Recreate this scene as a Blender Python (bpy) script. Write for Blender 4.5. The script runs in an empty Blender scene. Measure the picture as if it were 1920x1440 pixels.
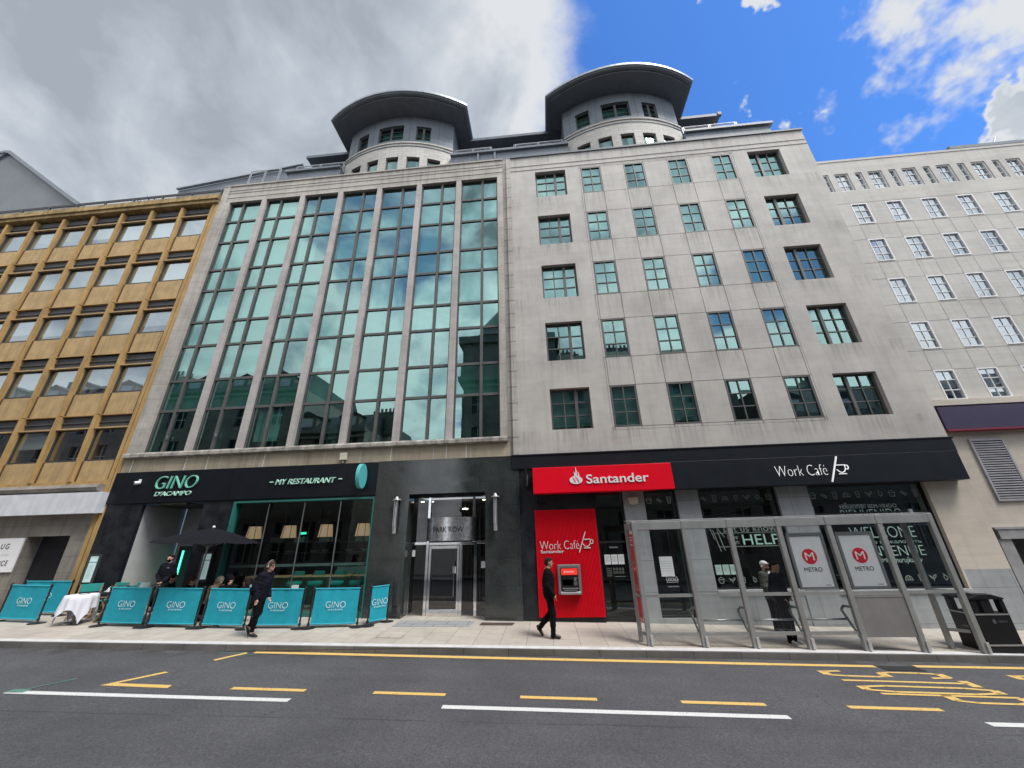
import bpy, bmesh, math, random
import numpy as np
from mathutils import Matrix, Vector
R = math.radians
random.seed(7)
scene = bpy.context.scene
COL = scene.collection

# ------------------------------------------------------------------ camera
cam_d = bpy.data.cameras.new('camera')
cam = bpy.data.objects.new('camera', cam_d); COL.objects.link(cam)
scene.camera = cam
cam_d.sensor_width = 36.0; cam_d.lens = 36.0 * 700 / 1920
cam_d.clip_start = 0.05; cam_d.clip_end = 3000
def cam_matrix(pitch, roll, yaw, loc):
    cp, sp, cr, sr, cy, sy = math.cos(pitch), math.sin(pitch), math.cos(roll), math.sin(roll), math.cos(yaw), math.sin(yaw)
    fwd = Vector((sy*cp, cy*cp, sp)); right = Vector((cy, -sy, 0)); up = right.cross(fwd)
    r2 = cr*right + sr*up; u2 = -sr*right + cr*up
    m = Matrix((r2, u2, -fwd)).transposed().to_4x4(); m.translation = loc
    return m
cam.matrix_world = cam_matrix(R(22.389), R(-1.5216), R(-4.448), (0, -12.5, 2.24))

# ------------------------------------------------------------------ render look
scene.view_settings.view_transform = 'Standard'
scene.view_settings.look = 'None'
scene.view_settings.exposure = 0.35
scene.view_settings.gamma = 1.0
scene.cycles.max_bounces = 8
scene.cycles.transparent_max_bounces = 12
scene.cycles.caustics_reflective = False
scene.cycles.caustics_refractive = False

# ------------------------------------------------------------------ node helper
class NT:
    def __init__(s, nt):
        s.nt = nt
    def n(s, typ, **kw):
        nd = s.nt.nodes.new(typ)
        ins = kw.pop('ins', {})
        for k, v in kw.items(): setattr(nd, k, v)
        for k, v in ins.items():
            sock = nd.inputs[k]
            if hasattr(v, 'is_output'): s.nt.links.new(v, sock)
            else: sock.default_value = v
        return nd
    def math(s, op, a, b=0.0, c=None, clamp=False):
        nd = s.n('ShaderNodeMath', operation=op, use_clamp=clamp)
        for i, v in enumerate((a, b) if c is None else (a, b, c)):
            if hasattr(v, 'is_output'): s.nt.links.new(v, nd.inputs[i])
            else: nd.inputs[i].default_value = v
        return nd.outputs[0]
    def vmath(s, op, a, b=(0, 0, 0)):
        nd = s.n('ShaderNodeVectorMath', operation=op)
        for i, v in enumerate((a, b)):
            if hasattr(v, 'is_output'): s.nt.links.new(v, nd.inputs[i])
            else: nd.inputs[i].default_value = v
        return nd.outputs['Value'] if op in ('DOT_PRODUCT', 'LENGTH') else nd.outputs[0]
    def mix(s, f, a, b, blend='MIX'):
        nd = s.n('ShaderNodeMix', data_type='RGBA', blend_type=blend)
        for i, v in ((0, f), (6, a), (7, b)):
            if hasattr(v, 'is_output'): s.nt.links.new(v, nd.inputs[i])
            else: nd.inputs[i].default_value = v if i == 0 or len(v) == 4 else (*v, 1)
        return nd.outputs[2]
    def ramp(s, v, a, b, lo=0.0, hi=1.0, smooth=True):
        nd = s.n('ShaderNodeMapRange', interpolation_type='SMOOTHSTEP' if smooth else 'LINEAR')
        s.nt.links.new(v, nd.inputs[0])
        for i, x in enumerate((a, b, lo, hi)): nd.inputs[i+1].default_value = x
        return nd.outputs[0]
    def noise(s, vec, scale, detail=4, rough=.55, dist=0):
        nd = s.n('ShaderNodeTexNoise', ins={'Vector': vec, 'Scale': scale, 'Detail': detail, 'Roughness': rough, 'Distortion': dist})
        return nd.outputs[0]
    def link(s, a, b): s.nt.links.new(a, b)

def dirv(az, el):
    az, el = R(az), R(el)
    return (math.sin(az)*math.cos(el), math.cos(az)*math.cos(el), math.sin(el))

# ------------------------------------------------------------------ sky: blue sky with broken cloud
SUN_AZ, SUN_EL = 126.0, 60.0
world = bpy.data.worlds.new('World'); scene.world = world; world.use_nodes = True
w = NT(world.node_tree); world.node_tree.nodes.clear()
tc = w.n('ShaderNodeTexCoord').outputs['Generated']
sky = w.n('ShaderNodeTexSky', sky_type='NISHITA', sun_disc=False, sun_elevation=R(SUN_EL), sun_rotation=R(SUN_AZ),
          air_density=1.0, dust_density=0.4, ozone_density=2.2)
sep = w.n('ShaderNodeSeparateXYZ', ins={0: tc})
zz = w.math('MAXIMUM', sep.outputs[2], 0.0)
zd = w.math('ADD', zz, 0.22)
px = w.math('DIVIDE', sep.outputs[0], zd); py = w.math('DIVIDE', sep.outputs[1], zd)
pv = w.n('ShaderNodeCombineXYZ', ins={0: px, 1: py, 2: 3.7}).outputs[0]
n1 = w.noise(pv, 2.1, 9, .56, .35)
n2 = w.noise(w.vmath('ADD', tc, (5.3, 2.1, 0)), 2.2, 7, .55, .5)
n3 = w.noise(w.vmath('ADD', pv, (1.3, 7.7, 2)), 6.0, 6, .6, .2)
def warp(sc, amt, det):
    nz = w.n('ShaderNodeTexNoise', ins={'Vector': tc, 'Scale': sc, 'Detail': det, 'Roughness': .62}).outputs[1]
    return w.n('ShaderNodeVectorMath', operation='SCALE', ins={0: w.vmath('SUBTRACT', nz, (.5, .5, .5)), 'Scale': amt}).outputs[0]
tcw = w.vmath('ADD', tc, w.vmath('ADD', warp(4.5, .15, 5), warp(17.0, .022, 6)))
def lobe(az, el, rad, k):
    d = w.vmath('DOT_PRODUCT', tcw, dirv(az, el))
    return w.math('MULTIPLY', w.math('SUBTRACT', d, math.cos(R(rad))), k)
bias = w.math('MULTIPLY', w.math('ADD', w.vmath('DOT_PRODUCT', tcw, (-.985, .172, 0)), -0.005), 2.4)
for l in (lobe(65.0, 42.5, 11.8, 15), lobe(52.0, 45.8, 3.6, 55), lobe(61.5, 32.8, 3.6, 60), lobe(55, 53.2, 2.2, 70)):
    bias = w.math('MAXIMUM', bias, l)
back = w.math('ADD', w.math('MULTIPLY', sep.outputs[1], -1.2), -0.22)
bias = w.math('MAXIMUM', bias, back)
bias = w.math('MINIMUM', bias, w.ramp(sep.outputs[1], -.2, .3, .36, .62))
gap = w.ramp(w.vmath('DOT_PRODUCT', tc, dirv(-151, 42)), .976, .998, 0, .38)
gap2 = w.ramp(w.vmath('DOT_PRODUCT', tc, dirv(143, 31)), .982, .998, 0, .36)
field = w.math('ADD', w.math('MULTIPLY', w.math('SUBTRACT', n1, .5), 1.5), bias)
field = w.math('ADD', field, w.math('MULTIPLY', w.math('SUBTRACT', n3, .5), .30))
field = w.math('SUBTRACT', w.math('SUBTRACT', field, gap), gap2)
mask = w.ramp(field, -.08, .24)
dark = w.ramp(w.vmath('DOT_PRODUCT', tc, dirv(-52, 46)), .72, .99, 0, 1)
dark2 = w.ramp(w.vmath('DOT_PRODUCT', tc, dirv(179, 54)), .88, .99, 0, 1)
n4 = w.noise(w.vmath('ADD', tc, (9.1, 4.4, 1)), 5.0, 8, .58, .6)
bk = w.ramp(sep.outputs[1], .1, -.3, 0, 1)
shade = w.math('ADD', w.math('MULTIPLY', w.math('SUBTRACT', n2, .5), .80), .66)
shade = w.math('SUBTRACT', shade, w.math('MULTIPLY', dark, .13))
thick = w.ramp(field, .1, .6, .10, -.10)
shade = w.math('ADD', shade, thick)
shade = w.math('SUBTRACT', shade, w.math('MULTIPLY', dark2, .20))
shade = w.math('ADD', shade, w.math('MULTIPLY', w.math('SUBTRACT', n4, .5), w.math('MULTIPLY_ADD', bk, 1.25, .42)))
shade = w.math('MAXIMUM', w.math('MINIMUM', shade, w.math('MULTIPLY_ADD', bk, .10, .62)), w.math('MULTIPLY_ADD', bk, -.18, .36))
sunny = w.math('MAXIMUM', w.vmath('DOT_PRODUCT', tc, dirv(150, 44)), 0)
glow = w.math('MULTIPLY_ADD', w.math('MULTIPLY', w.math('POWER', sunny, 1.3), w.ramp(sep.outputs[1], .15, -.45, 0, 1)), 1.45, 1.0)
ccol = w.mix(w.ramp(shade, .40, .66), (.84, .94, 1.07), (.96, .99, 1.03))
cl_n = w.n('ShaderNodeVectorMath', operation='SCALE', ins={0: ccol, 'Scale': w.math('MULTIPLY', shade, glow)})
skyc = w.mix(1.0, sky.outputs[0], (.15*.42, .15*.78, .15*1.25), 'MULTIPLY')
hz = w.mix(w.math('MULTIPLY', bk, .45), skyc, (.42, .50, .58))
final = w.mix(mask, hz, cl_n.outputs[0])
bg = w.n('ShaderNodeBackground', ins={'Color': final, 'Strength': 1.0})
out = w.n('ShaderNodeOutputWorld', ins={'Surface': bg.outputs[0]})

# ------------------------------------------------------------------ sun, veiled by cloud
sd = bpy.data.lights.new('sun', 'SUN'); sd.energy = 3.0; sd.angle = R(22); sd.color = (1.0, .965, .91)
sun = bpy.data.objects.new('sun', sd); COL.objects.link(sun)
sun.rotation_euler = (Vector(dirv(SUN_AZ, SUN_EL))).to_track_quat('Z', 'Y').to_euler()

# ------------------------------------------------------------------ materials
def srgb(r, g, b):
    return tuple(((c/255)/12.92 if c/255 <= .04045 else ((c/255+.055)/1.055)**2.4) for c in (r, g, b))
def new_mat(name):
    m = bpy.data.materials.new(name); m.use_nodes = True; m.node_tree.nodes.clear()
    t = NT(m.node_tree); o = t.n('ShaderNodeOutputMaterial')
    return m, t, o
def mat(name, col, rough=.6, metal=0.0, var=.12, vs=2.5, bump=0.0, bs=60, spec=.5, streak=0.0, fine=0.0, fs=90, emit=None, es=1.0):
    """painted or plain surface with uneven colour, optional rain streaks and grain"""
    m, t, o = new_mat(name)
    p = t.n('ShaderNodeBsdfPrincipled'); t.link(p.outputs[0], o.inputs[0])
    co = t.n('ShaderNodeTexCoord').outputs['Object']
    f = t.ramp(t.noise(co, vs, 6, .6), .3, .7, 1-var, 1+var)
    if streak:
        mp = t.n('ShaderNodeMapping', ins={'Vector': co, 'Scale': (3.2, 3.2, .22)}).outputs[0]
        s_ = t.ramp(t.noise(mp, 2.0, 6, .65), .42, .72, 1, 1-streak)
        f = t.math('MULTIPLY', f, s_)
    if fine:
        f = t.math('MULTIPLY', f, t.ramp(t.noise(co, fs, 3, .7), .3, .7, 1-fine, 1+fine))
    c = t.n('ShaderNodeVectorMath', operation='SCALE', ins={0: col, 'Scale': f}).outputs[0]
    t.link(c, p.inputs['Base Color'])
    p.inputs['Roughness'].default_value = rough; p.inputs['Metallic'].default_value = metal
    p.inputs['Specular IOR Level'].default_value = spec
    if bump:
        b = t.n('ShaderNodeBump', ins={'Height': t.noise(co, bs, 4, .6), 'Strength': bump, 'Distance': .02})
        t.link(b.outputs[0], p.inputs['Normal'])
    if emit:
        p.inputs['Emission Color'].default_value = (*emit, 1); p.inputs['Emission Strength'].default_value = es
    return m
def brick_mat(name, c1, c2, mortar, bw, bh, ms, plane='xz', rough=.75, streak=.25, var=.1, off=.5, bump=.25, fine=.06, band=.06, sills=False):
    """coursed stone or slabs laid in a plane"""
    m, t, o = new_mat(name)
    p = t.n('ShaderNodeBsdfPrincipled', ins={'Roughness': rough}); t.link(p.outputs[0], o.inputs[0])
    co = t.n('ShaderNodeTexCoord').outputs['Object']
    s_ = t.n('ShaderNodeSeparateXYZ', ins={0: co})
    a, b = {'xz': (0, 2), 'xy': (0, 1), 'yx': (1, 0), 'yz': (1, 2)}[plane]
    v = t.n('ShaderNodeCombineXYZ', ins={0: s_.outputs[a], 1: s_.outputs[b]}).outputs[0]
    br = t.n('ShaderNodeTexBrick', offset=off, ins={'Vector': v, 'Color1': (*c1, 1), 'Color2': (*c2, 1), 'Mortar': (*mortar, 1),
             'Scale': 1.0, 'Mortar Size': ms, 'Mortar Smooth': .2, 'Bias': 0.0, 'Brick Width': bw, 'Row Height': bh})
    f = t.ramp(t.noise(co, .8, 7, .65), .3, .7, 1-var, 1+var)
    f = t.math('MULTIPLY', f, t.ramp(t.noise(co, 70, 3, .7), .3, .7, 1-fine, 1+fine))
    if plane in ('xz', 'yz') and streak:
        mp = t.n('ShaderNodeMapping', ins={'Vector': co, 'Scale': (2.6, 2.6, .18)}).outputs[0]
        f = t.math('MULTIPLY', f, t.ramp(t.noise(mp, 1.7, 7, .68), .45, .78, 1, 1-streak))
        mp2 = t.n('ShaderNodeMapping', ins={'Vector': co, 'Scale': (.35, .35, 3.0)}).outputs[0]
        f = t.math('MULTIPLY', f, t.ramp(t.noise(mp2, 1.9, 5, .6), .35, .7, 1+band*.7, 1-band))
        f = t.math('MULTIPLY', f, t.ramp(t.noise(t.vmath('ADD', co, (7, 3, 1)), .33, 6, .62), .42, .72, 1.04, .86))
    if plane in ('xy', 'yx'):
        f = t.math('MULTIPLY', f, t.ramp(t.noise(co, 3.3, 6, .7), .35, .72, 1.05, .88))
    if sills:                                                       # soot and drip stains hanging below the window sills
        zf = t.math('FRACT', t.math('DIVIDE', t.math('SUBTRACT', s_.outputs[2], 5.76), 2.715))
        xf = t.math('FRACT', t.math('DIVIDE', t.math('ADD', s_.outputs[0], 5.42), 1.92))
        zm = t.math('MULTIPLY', t.ramp(zf, .62, .97, 0, 1), t.math('LESS_THAN', zf, .995))
        xm = t.math('MULTIPLY', t.ramp(xf, .0, .12, 0, 1), t.ramp(xf, .62, .78, 1, 0))
        dr = t.n('ShaderNodeMapping', ins={'Vector': co, 'Scale': (5.5, 1, .25)}).outputs[0]
        st = t.math('MULTIPLY', t.math('MULTIPLY', zm, xm), t.ramp(t.noise(dr, 1.6, 6, .7), .40, .68, 0, .34))
        f = t.math('MULTIPLY', f, t.math('SUBTRACT', 1.0, st))
    c = t.n('ShaderNodeVectorMath', operation='SCALE', ins={0: br.outputs[0], 'Scale': f}).outputs[0]
    t.link(c, p.inputs['Base Color'])
    if bump:
        h = t.math('ADD', t.math('MULTIPLY', br.outputs[1], -1.0), t.math('MULTIPLY', t.noise(co, 50, 4, .6), .25))
        bn = t.n('ShaderNodeBump', ins={'Height': h, 'Strength': bump, 'Distance': .01})
        t.link(bn.outputs[0], p.inputs['Normal'])
    return m
def glass_mat(name, refl, refl_col, trans_col, rough=.0, wob=.0):
    """thin window pane: part mirror, part tinted see-through"""
    m, t, o = new_mat(name)
    co = t.n('ShaderNodeTexCoord').outputs['Object']
    g = t.n('ShaderNodeBsdfGlossy', ins={'Color': (*refl_col, 1), 'Roughness': rough})
    if wob:
        bn = t.n('ShaderNodeBump', ins={'Height': t.noise(co, .9, 2, .5), 'Strength': wob, 'Distance': .02})
        t.link(bn.outputs[0], g.inputs['Normal'])
    tr = t.n('ShaderNodeBsdfTransparent', ins={'Color': (*trans_col, 1)})
    bf = t.n('ShaderNodeNewGeometry').outputs['Backfacing']
    fr = t.n('ShaderNodeFresnel', ins={'IOR': t.math('MULTIPLY_ADD', bf, 1/1.5-1.5, 1.5)}).outputs[0]
    fac = t.math('ADD', t.math('MULTIPLY', fr, 1.0-refl), refl, clamp=True)
    mx = t.n('ShaderNodeMixShader', ins={0: fac, 1: tr.outputs[0], 2: g.outputs[0]})
    t.link(mx.outputs[0], o.inputs[0])
    return m
def asphalt_mat():
    m, t, o = new_mat('asphalt')
    p = t.n('ShaderNodeBsdfPrincipled', ins={'Roughness': .85}); t.link(p.outputs[0], o.inputs[0])
    co = t.n('ShaderNodeTexCoord').outputs['Object']
    a = t.noise(co, 85, 3, .8); b = t.noise(co, 24, 5, .8); c = t.noise(co, .55, 6, .6)
    mp = t.n('ShaderNodeMapping', ins={'Vector': co, 'Scale': (.10, 1.6, 1)}).outputs[0]
    d = t.noise(mp, 1.2, 6, .62)
    f = t.math('MULTIPLY', t.ramp(a, .3, .7, .45, 1.65), t.ramp(b, .3, .7, .72, 1.28))
    f = t.math('MULTIPLY', f, t.ramp(c, .3, .7, .84, 1.14))
    f = t.math('MULTIPLY', f, t.ramp(d, .35, .7, 1.03, .92))
    vor = t.n('ShaderNodeTexVoronoi', feature='F1', ins={'Vector': co, 'Scale': 17.0})
    chip = t.ramp(vor.outputs[0], .06, .10, 1, 0)
    chip = t.math('MULTIPLY', chip, t.ramp(t.noise(co, 3.5, 2, .5), .60, .66, 0, 1))
    col = t.n('ShaderNodeVectorMath', operation='SCALE', ins={0: (.075, .074, .078), 'Scale': f}).outputs[0]
    cr = t.n('ShaderNodeTexVoronoi', feature='DISTANCE_TO_EDGE', ins={'Vector': t.vmath('ADD', co, t.n('ShaderNodeVectorMath', operation='SCALE', ins={0: t.n('ShaderNodeTexNoise', ins={'Vector': co, 'Scale': 3.0}).outputs[1], 'Scale': .35}).outputs[0]), 'Scale': .33})
    crack = t.math('MULTIPLY', t.ramp(cr.outputs[0], .0, .004, .55, 0), t.ramp(c, .48, .6, 0, 1))
    col = t.mix(crack, col, (.025, .025, .028))
    sy = t.n('ShaderNodeSeparateXYZ', ins={0: co})
    gut = t.math('MULTIPLY_ADD', sy.outputs[0], -.036, sy.outputs[1])
    dirt = t.math('MULTIPLY', t.ramp(gut, -3.25, -2.7, 0, .75), t.ramp(t.noise(co, 1.6, 6, .65), .42, .62, 0, 1))
    col = t.mix(dirt, col, (.034, .032, .030))
    seam = t.math('MULTIPLY', t.ramp(t.math('ABSOLUTE', t.math('ADD', t.math('MULTIPLY_ADD', t.noise(co, 1.2, 4, .6), .10, gut), 5.62)), .008, .02, .6, 0), t.ramp(t.noise(co, .8, 3, .5), .4, .55, .2, 1))
    col = t.mix(seam, col, (.022, .022, .024))
    col = t.mix(chip, col, (.30, .30, .30))
    t.link(col, p.inputs['Base Color'])
    bn = t.n('ShaderNodeBump', ins={'Height': t.math('ADD', a, t.math('MULTIPLY', b, .7)), 'Strength': .55, 'Distance': .012})
    t.link(bn.outputs[0], p.inputs['Normal'])
    return m
def paint_mat(name, col, worn=.3):
    """thermoplastic road paint, slightly worn"""
    m, t, o = new_mat(name)
    p = t.n('ShaderNodeBsdfPrincipled', ins={'Roughness': .7}); t.link(p.outputs[0], o.inputs[0])
    co = t.n('ShaderNodeTexCoord').outputs['Object']
    a = t.noise(co, 60, 5, .75); b = t.noise(co, 5, 5, .6)
    k = t.math('MULTIPLY', t.ramp(a, .50, .62, 0, 1), t.ramp(b, .38, .62, 0, worn*2.6), clamp=True)
    c = t.n('ShaderNodeVectorMath', operation='SCALE', ins={0: col, 'Scale': t.ramp(b, .3, .7, .86, 1.06)}).outputs[0]
    t.link(t.mix(k, c, (.09, .09, .09)), p.inputs['Base Color'])
    return m
def granite_mat(name, c, spk, rough=.08):
    m, t, o = new_mat(name)
    p = t.n('ShaderNodeBsdfPrincipled', ins={'Roughness': rough, 'Specular IOR Level': .8 if rough < .2 else .4}); t.link(p.outputs[0], o.inputs[0])
    co = t.n('ShaderNodeTexCoord').outputs['Object']
    a = t.noise(co, 95, 4, .8); b = t.noise(co, 1.4, 6, .65)
    s_ = t.n('ShaderNodeSeparateXYZ', ins={0: co})
    v = t.n('ShaderNodeCombineXYZ', ins={0: s_.outputs[0], 1: s_.outputs[2]}).outputs[0]
    br = t.n('ShaderNodeTexBrick', offset=0, ins={'Vector': v, 'Scale': 1.0, 'Mortar Size': .004, 'Brick Width': 1.22, 'Row Height': .76})
    col = t.mix(t.ramp(a, .5, .72), c, spk)
    col = t.mix(t.math('MULTIPLY', br.outputs[1], .6), col, (.006, .006, .006))
    col2 = t.n('ShaderNodeVectorMath', operation='SCALE', ins={0: col, 'Scale': t.ramp(b, .3, .7, .75, 1.25)}).outputs[0]
    t.link(col2, p.inputs['Base Color'])
    t.link(t.ramp(t.noise(co, 2.2, 6, .6), .3, .7, rough*.7, rough*2.2), p.inputs['Roughness'])
    return m

STONE = brick_mat('pale portland stone', (.495, .466, .425), (.478, .45, .41), (.44, .413, .377), 1.15, .36, .003, streak=.16, var=.10, bump=.05, band=.03, sills=True)
STONE_D = brick_mat('weathered frame stone', (.45, .415, .37), (.43, .395, .35), (.25, .235, .215), 2.2, .62, .006, streak=.38, var=.16)
STONE_T = brick_mat('tan stone band', (.40, .34, .245), (.37, .31, .225), (.50, .47, .42), 1.3, 2.0, .012, streak=.40, var=.14)
STONE_R = brick_mat('rendered pale stone', (.52, .495, .45), (.505, .48, .436), (.49, .465, .425), 4, 3, .002, streak=.14, var=.06, bump=.06)
STONE_C = brick_mat('cream stone', (.56, .50, .42), (.53, .47, .395), (.46, .41, .35), 1.2, .55, .004, streak=.12, var=.06)
TOWERST = brick_mat('coursed tower stone', (.55, .52, .47), (.49, .465, .42), (.27, .255, .235), .46, .20, .007, streak=.08, var=.08, bump=.3)
SLUGST = brick_mat('grey brown stone', (.245, .22, .19), (.21, .19, .165), (.12, .11, .10), .9, .5, .006, streak=.4, var=.22)
PIERST = brick_mat('grey granite panels', (.33, .345, .355), (.315, .33, .34), (.15, .155, .16), 1.7, .83, .006, streak=.22, var=.1, rough=.5, off=0)
OCHRE = mat('ochre stone', (.45, .280, .105), .8, var=.14, vs=1.4, streak=.3, fine=.05, bump=.1)
OCHRE2 = mat('pale ochre panel', (.48, .325, .155), .8, var=.13, vs=2.2, streak=.22, fine=.05, bump=.1)
OCHRED = mat('stained ochre cornice', (.36, .25, .11), .85, var=.35, vs=2.5, streak=.4, fine=.08)
ZINC = mat('blue grey zinc cladding', (.175, .195, .220), .5, .0, var=.12, vs=1.2, streak=.15)
ZINC_L = mat('pale zinc edge', (.34, .37, .39), .4, .3, var=.12)
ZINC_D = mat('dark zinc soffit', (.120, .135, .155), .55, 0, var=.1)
FRAME = mat('dark window metal', (.095, .09, .086), .5, .0, var=.15)
DARK = mat('near black metal', (.018, .018, .020), .45, .0, var=.2)
WHITEF = mat('white window paint', (.78, .78, .78), .5, var=.06)
WHITE = mat('white board', (.80, .80, .81), .45, var=.03)
INTW = mat('pale interior wall', (.55, .57, .55), .9, var=.1)
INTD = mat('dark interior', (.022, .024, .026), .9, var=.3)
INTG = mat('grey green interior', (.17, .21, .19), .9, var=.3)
BLIND = mat('pale blind', (.64, .67, .66), .9, var=.05)
TGLASS = glass_mat('green tinted glass', .42, (.48, .73, .69), (.45, .82, .74), wob=.05)
TGLASS2 = glass_mat('green window glass', .30, (.52, .80, .76), (.36, .66, .61), wob=.05)
TOWGLASS = glass_mat('dark tower glass', .18, (.6, .85, .82), (.35, .62, .58))
RGLASS = glass_mat('sash glass', .30, (.86, .94, 1.0), (.72, .78, .80), wob=.06)
SPAND = mat('dull green spandrel back', (.20, .33, .31), .7, var=.1)
OGLASS = glass_mat('clear office glass', .36, (.82, .92, .97), (.75, .80, .80), wob=.05)
SGLASS = glass_mat('shop glass', .06, (.9, 1.0, .98), (.62, .78, .74))
CGLASS = glass_mat('clear shelter glass', .02, (1, 1, 1), (.92, .95, .94), rough=.0)
ASPH = asphalt_mat()
PAVE = brick_mat('sandstone paving', (.455, .405, .345), (.415, .37, .318), (.22, .20, .17), .72, .62, .007, 'yx', rough=.8, var=.08, bump=.25)
KERBT = mat('pale granite kerb top', (.58, .57, .555), .7, var=.12, vs=4, fine=.1)
KERBF = brick_mat('worn kerb face', (.115, .108, .10), (.10, .095, .09), (.035, .035, .035), 1.0, 1.0, .008, 'xz', streak=.2, var=.25)
INLAY = brick_mat('grey paving inlay', (.30, .31, .31), (.27, .28, .285), (.10, .10, .10), .6, .62, .01, 'xy', var=.12)
YEL = paint_mat('yellow road paint', (.76, .50, .145), .42)
WHT = paint_mat('white road paint', (.70, .70, .67), .3)
GRNP = paint_mat('green survey paint', (.10, .28, .20), .9)
BLACKG = granite_mat('dark polished granite', (.026, .031, .030), (.125, .14, .135), .09)
SLATE = granite_mat('black slate cladding', (.012, .014, .018), (.022, .025, .03), .30)
FASC = mat('charcoal fascia', (.011, .014, .019), .45, spec=.22, var=.12, streak=.12)
FASC_G = mat('black gino fascia', (.008, .010, .014), .40, spec=.25, var=.12, streak=.2)
RED = mat('signal red', (.80, .002, .018), .45, spec=.2, var=.04)
TEAL = mat('teal frame paint', (.022, .15, .125), .45, var=.08)
MINT = mat('mint lettering', (.23, .62, .47), .4, 0, var=.06)
MINTW = mat('pale mint lettering', (.50, .80, .66), .45, var=.05)
GREYW = mat('pale vinyl drawing', (.34, .40, .36), .6, var=.1)
BANNER = mat('turquoise banner cloth', (.006, .315, .41), .75, var=.08, vs=5, bump=.25, bs=9)
BANHEM = mat('turquoise hem', (.03, .36, .45), .75, var=.05)
STEEL = mat('brushed steel', (.55, .55, .56), .42, 1.0, var=.1)
CHROME = mat('polished steel', (.75, .75, .75), .07, 1.0, var=.08, vs=6)
SHELT = mat('grey shelter paint', (.31, .315, .31), .45, .2, var=.1, streak=.1)
SHELTP = mat('grey shelter panel', (.24, .235, .235), .6, .2, var=.08, fine=.05)
PLASTIC = mat('black plastic', (.008, .008, .010), .5, spec=.3, var=.15)
SILV = mat('silver band', (.45, .45, .45), .35, .6, var=.1)
CREAMB = mat('cream plastic box', (.58, .54, .42), .5, var=.1)
LAMPSH = mat('beige lamp shade', (.46, .31, .19), .8, var=.1, emit=(1, .58, .36), es=.32)
LAMPON = mat('lit lamp', (.9, .9, .8), .5, emit=(1, .93, .78), es=5)
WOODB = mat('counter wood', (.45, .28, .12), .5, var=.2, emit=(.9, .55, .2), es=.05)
WOOD = mat('weathered chair wood', (.23, .15, .09), .7, var=.25)
TEALF = mat('teal seat fabric', (.02, .27, .24), .8, var=.12)
CLOTHW = mat('white table linen', (.72, .72, .78), .85, var=.04)
PARASOL = mat('black parasol canvas', (.009, .010, .014), .9, spec=.15, var=.2)
POLEG = mat('grey pole metal', (.30, .31, .30), .4, .4, var=.1)
PURPLE = mat('dark purple fascia', (.035, .022, .065), .5, var=.1)
MAROON = mat('dark red trim', (.20, .01, .03), .5, var=.1)
LOUV = mat('grey louvre blade', (.40, .39, .41), .5, .3, var=.1)
SKIN = mat('skin', (.52, .30, .215), .55, var=.08, vs=20)
SKIN2 = mat('tanned skin', (.42, .235, .16), .55, var=.08, vs=20)
HAIRB = mat('dark brown hair', (.022, .015, .012),.85, spec=.15, var=.3, vs=30)
HAIRR = mat('red brown hair', (.085, .035, .018),.85, spec=.15, var=.3, vs=30)
HAIRL = mat('brown hair', (.058, .036, .024),.85, spec=.15, var=.35, vs=40)
NAVY = mat('navy jacket cloth', (.010, .010, .018), .85, spec=.12, var=.25, vs=8, bump=.3, bs=25)
BLACKC = mat('black cloth', (.006, .006, .007), .9, spec=.10, var=.25, vs=8, bump=.3, bs=25)
KHAKI = mat('dark khaki cloth', (.045, .048, .038), .8, var=.2, vs=8, bump=.3, bs=25)
BEIGE = mat('beige cloth', (.26, .21, .14), .85, var=.15, vs=8)
SHOEB = mat('black shoe', (.010, .010, .011), .4, var=.2)
WSOLE = mat('white rubber', (.70, .70, .70), .6, var=.05)
GREYSH = mat('grey shoe', (.35, .36, .38), .6, var=.15)
OPPST = brick_mat('sooty street stone', (.30, .27, .225), (.26, .235, .195), (.13, .12, .10), .9, .4, .008, streak=.35, var=.2)
OPPROOF = mat('dark slate roof', (.055, .06, .065), .6, var=.2, vs=4)
GABLE = mat('grey standing seam', (.165, .18, .19), .55, .1, var=.08, vs=.4, streak=.08)
BROWNM = mat('brown door mat', (.07, .045, .038), .95, var=.2, fine=.15)
PAPER = mat('paper', (.68, .70, .71), .8, var=.05)
SCREEN = mat('screen glass', (.16, .17, .18), .15, var=.1)

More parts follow.
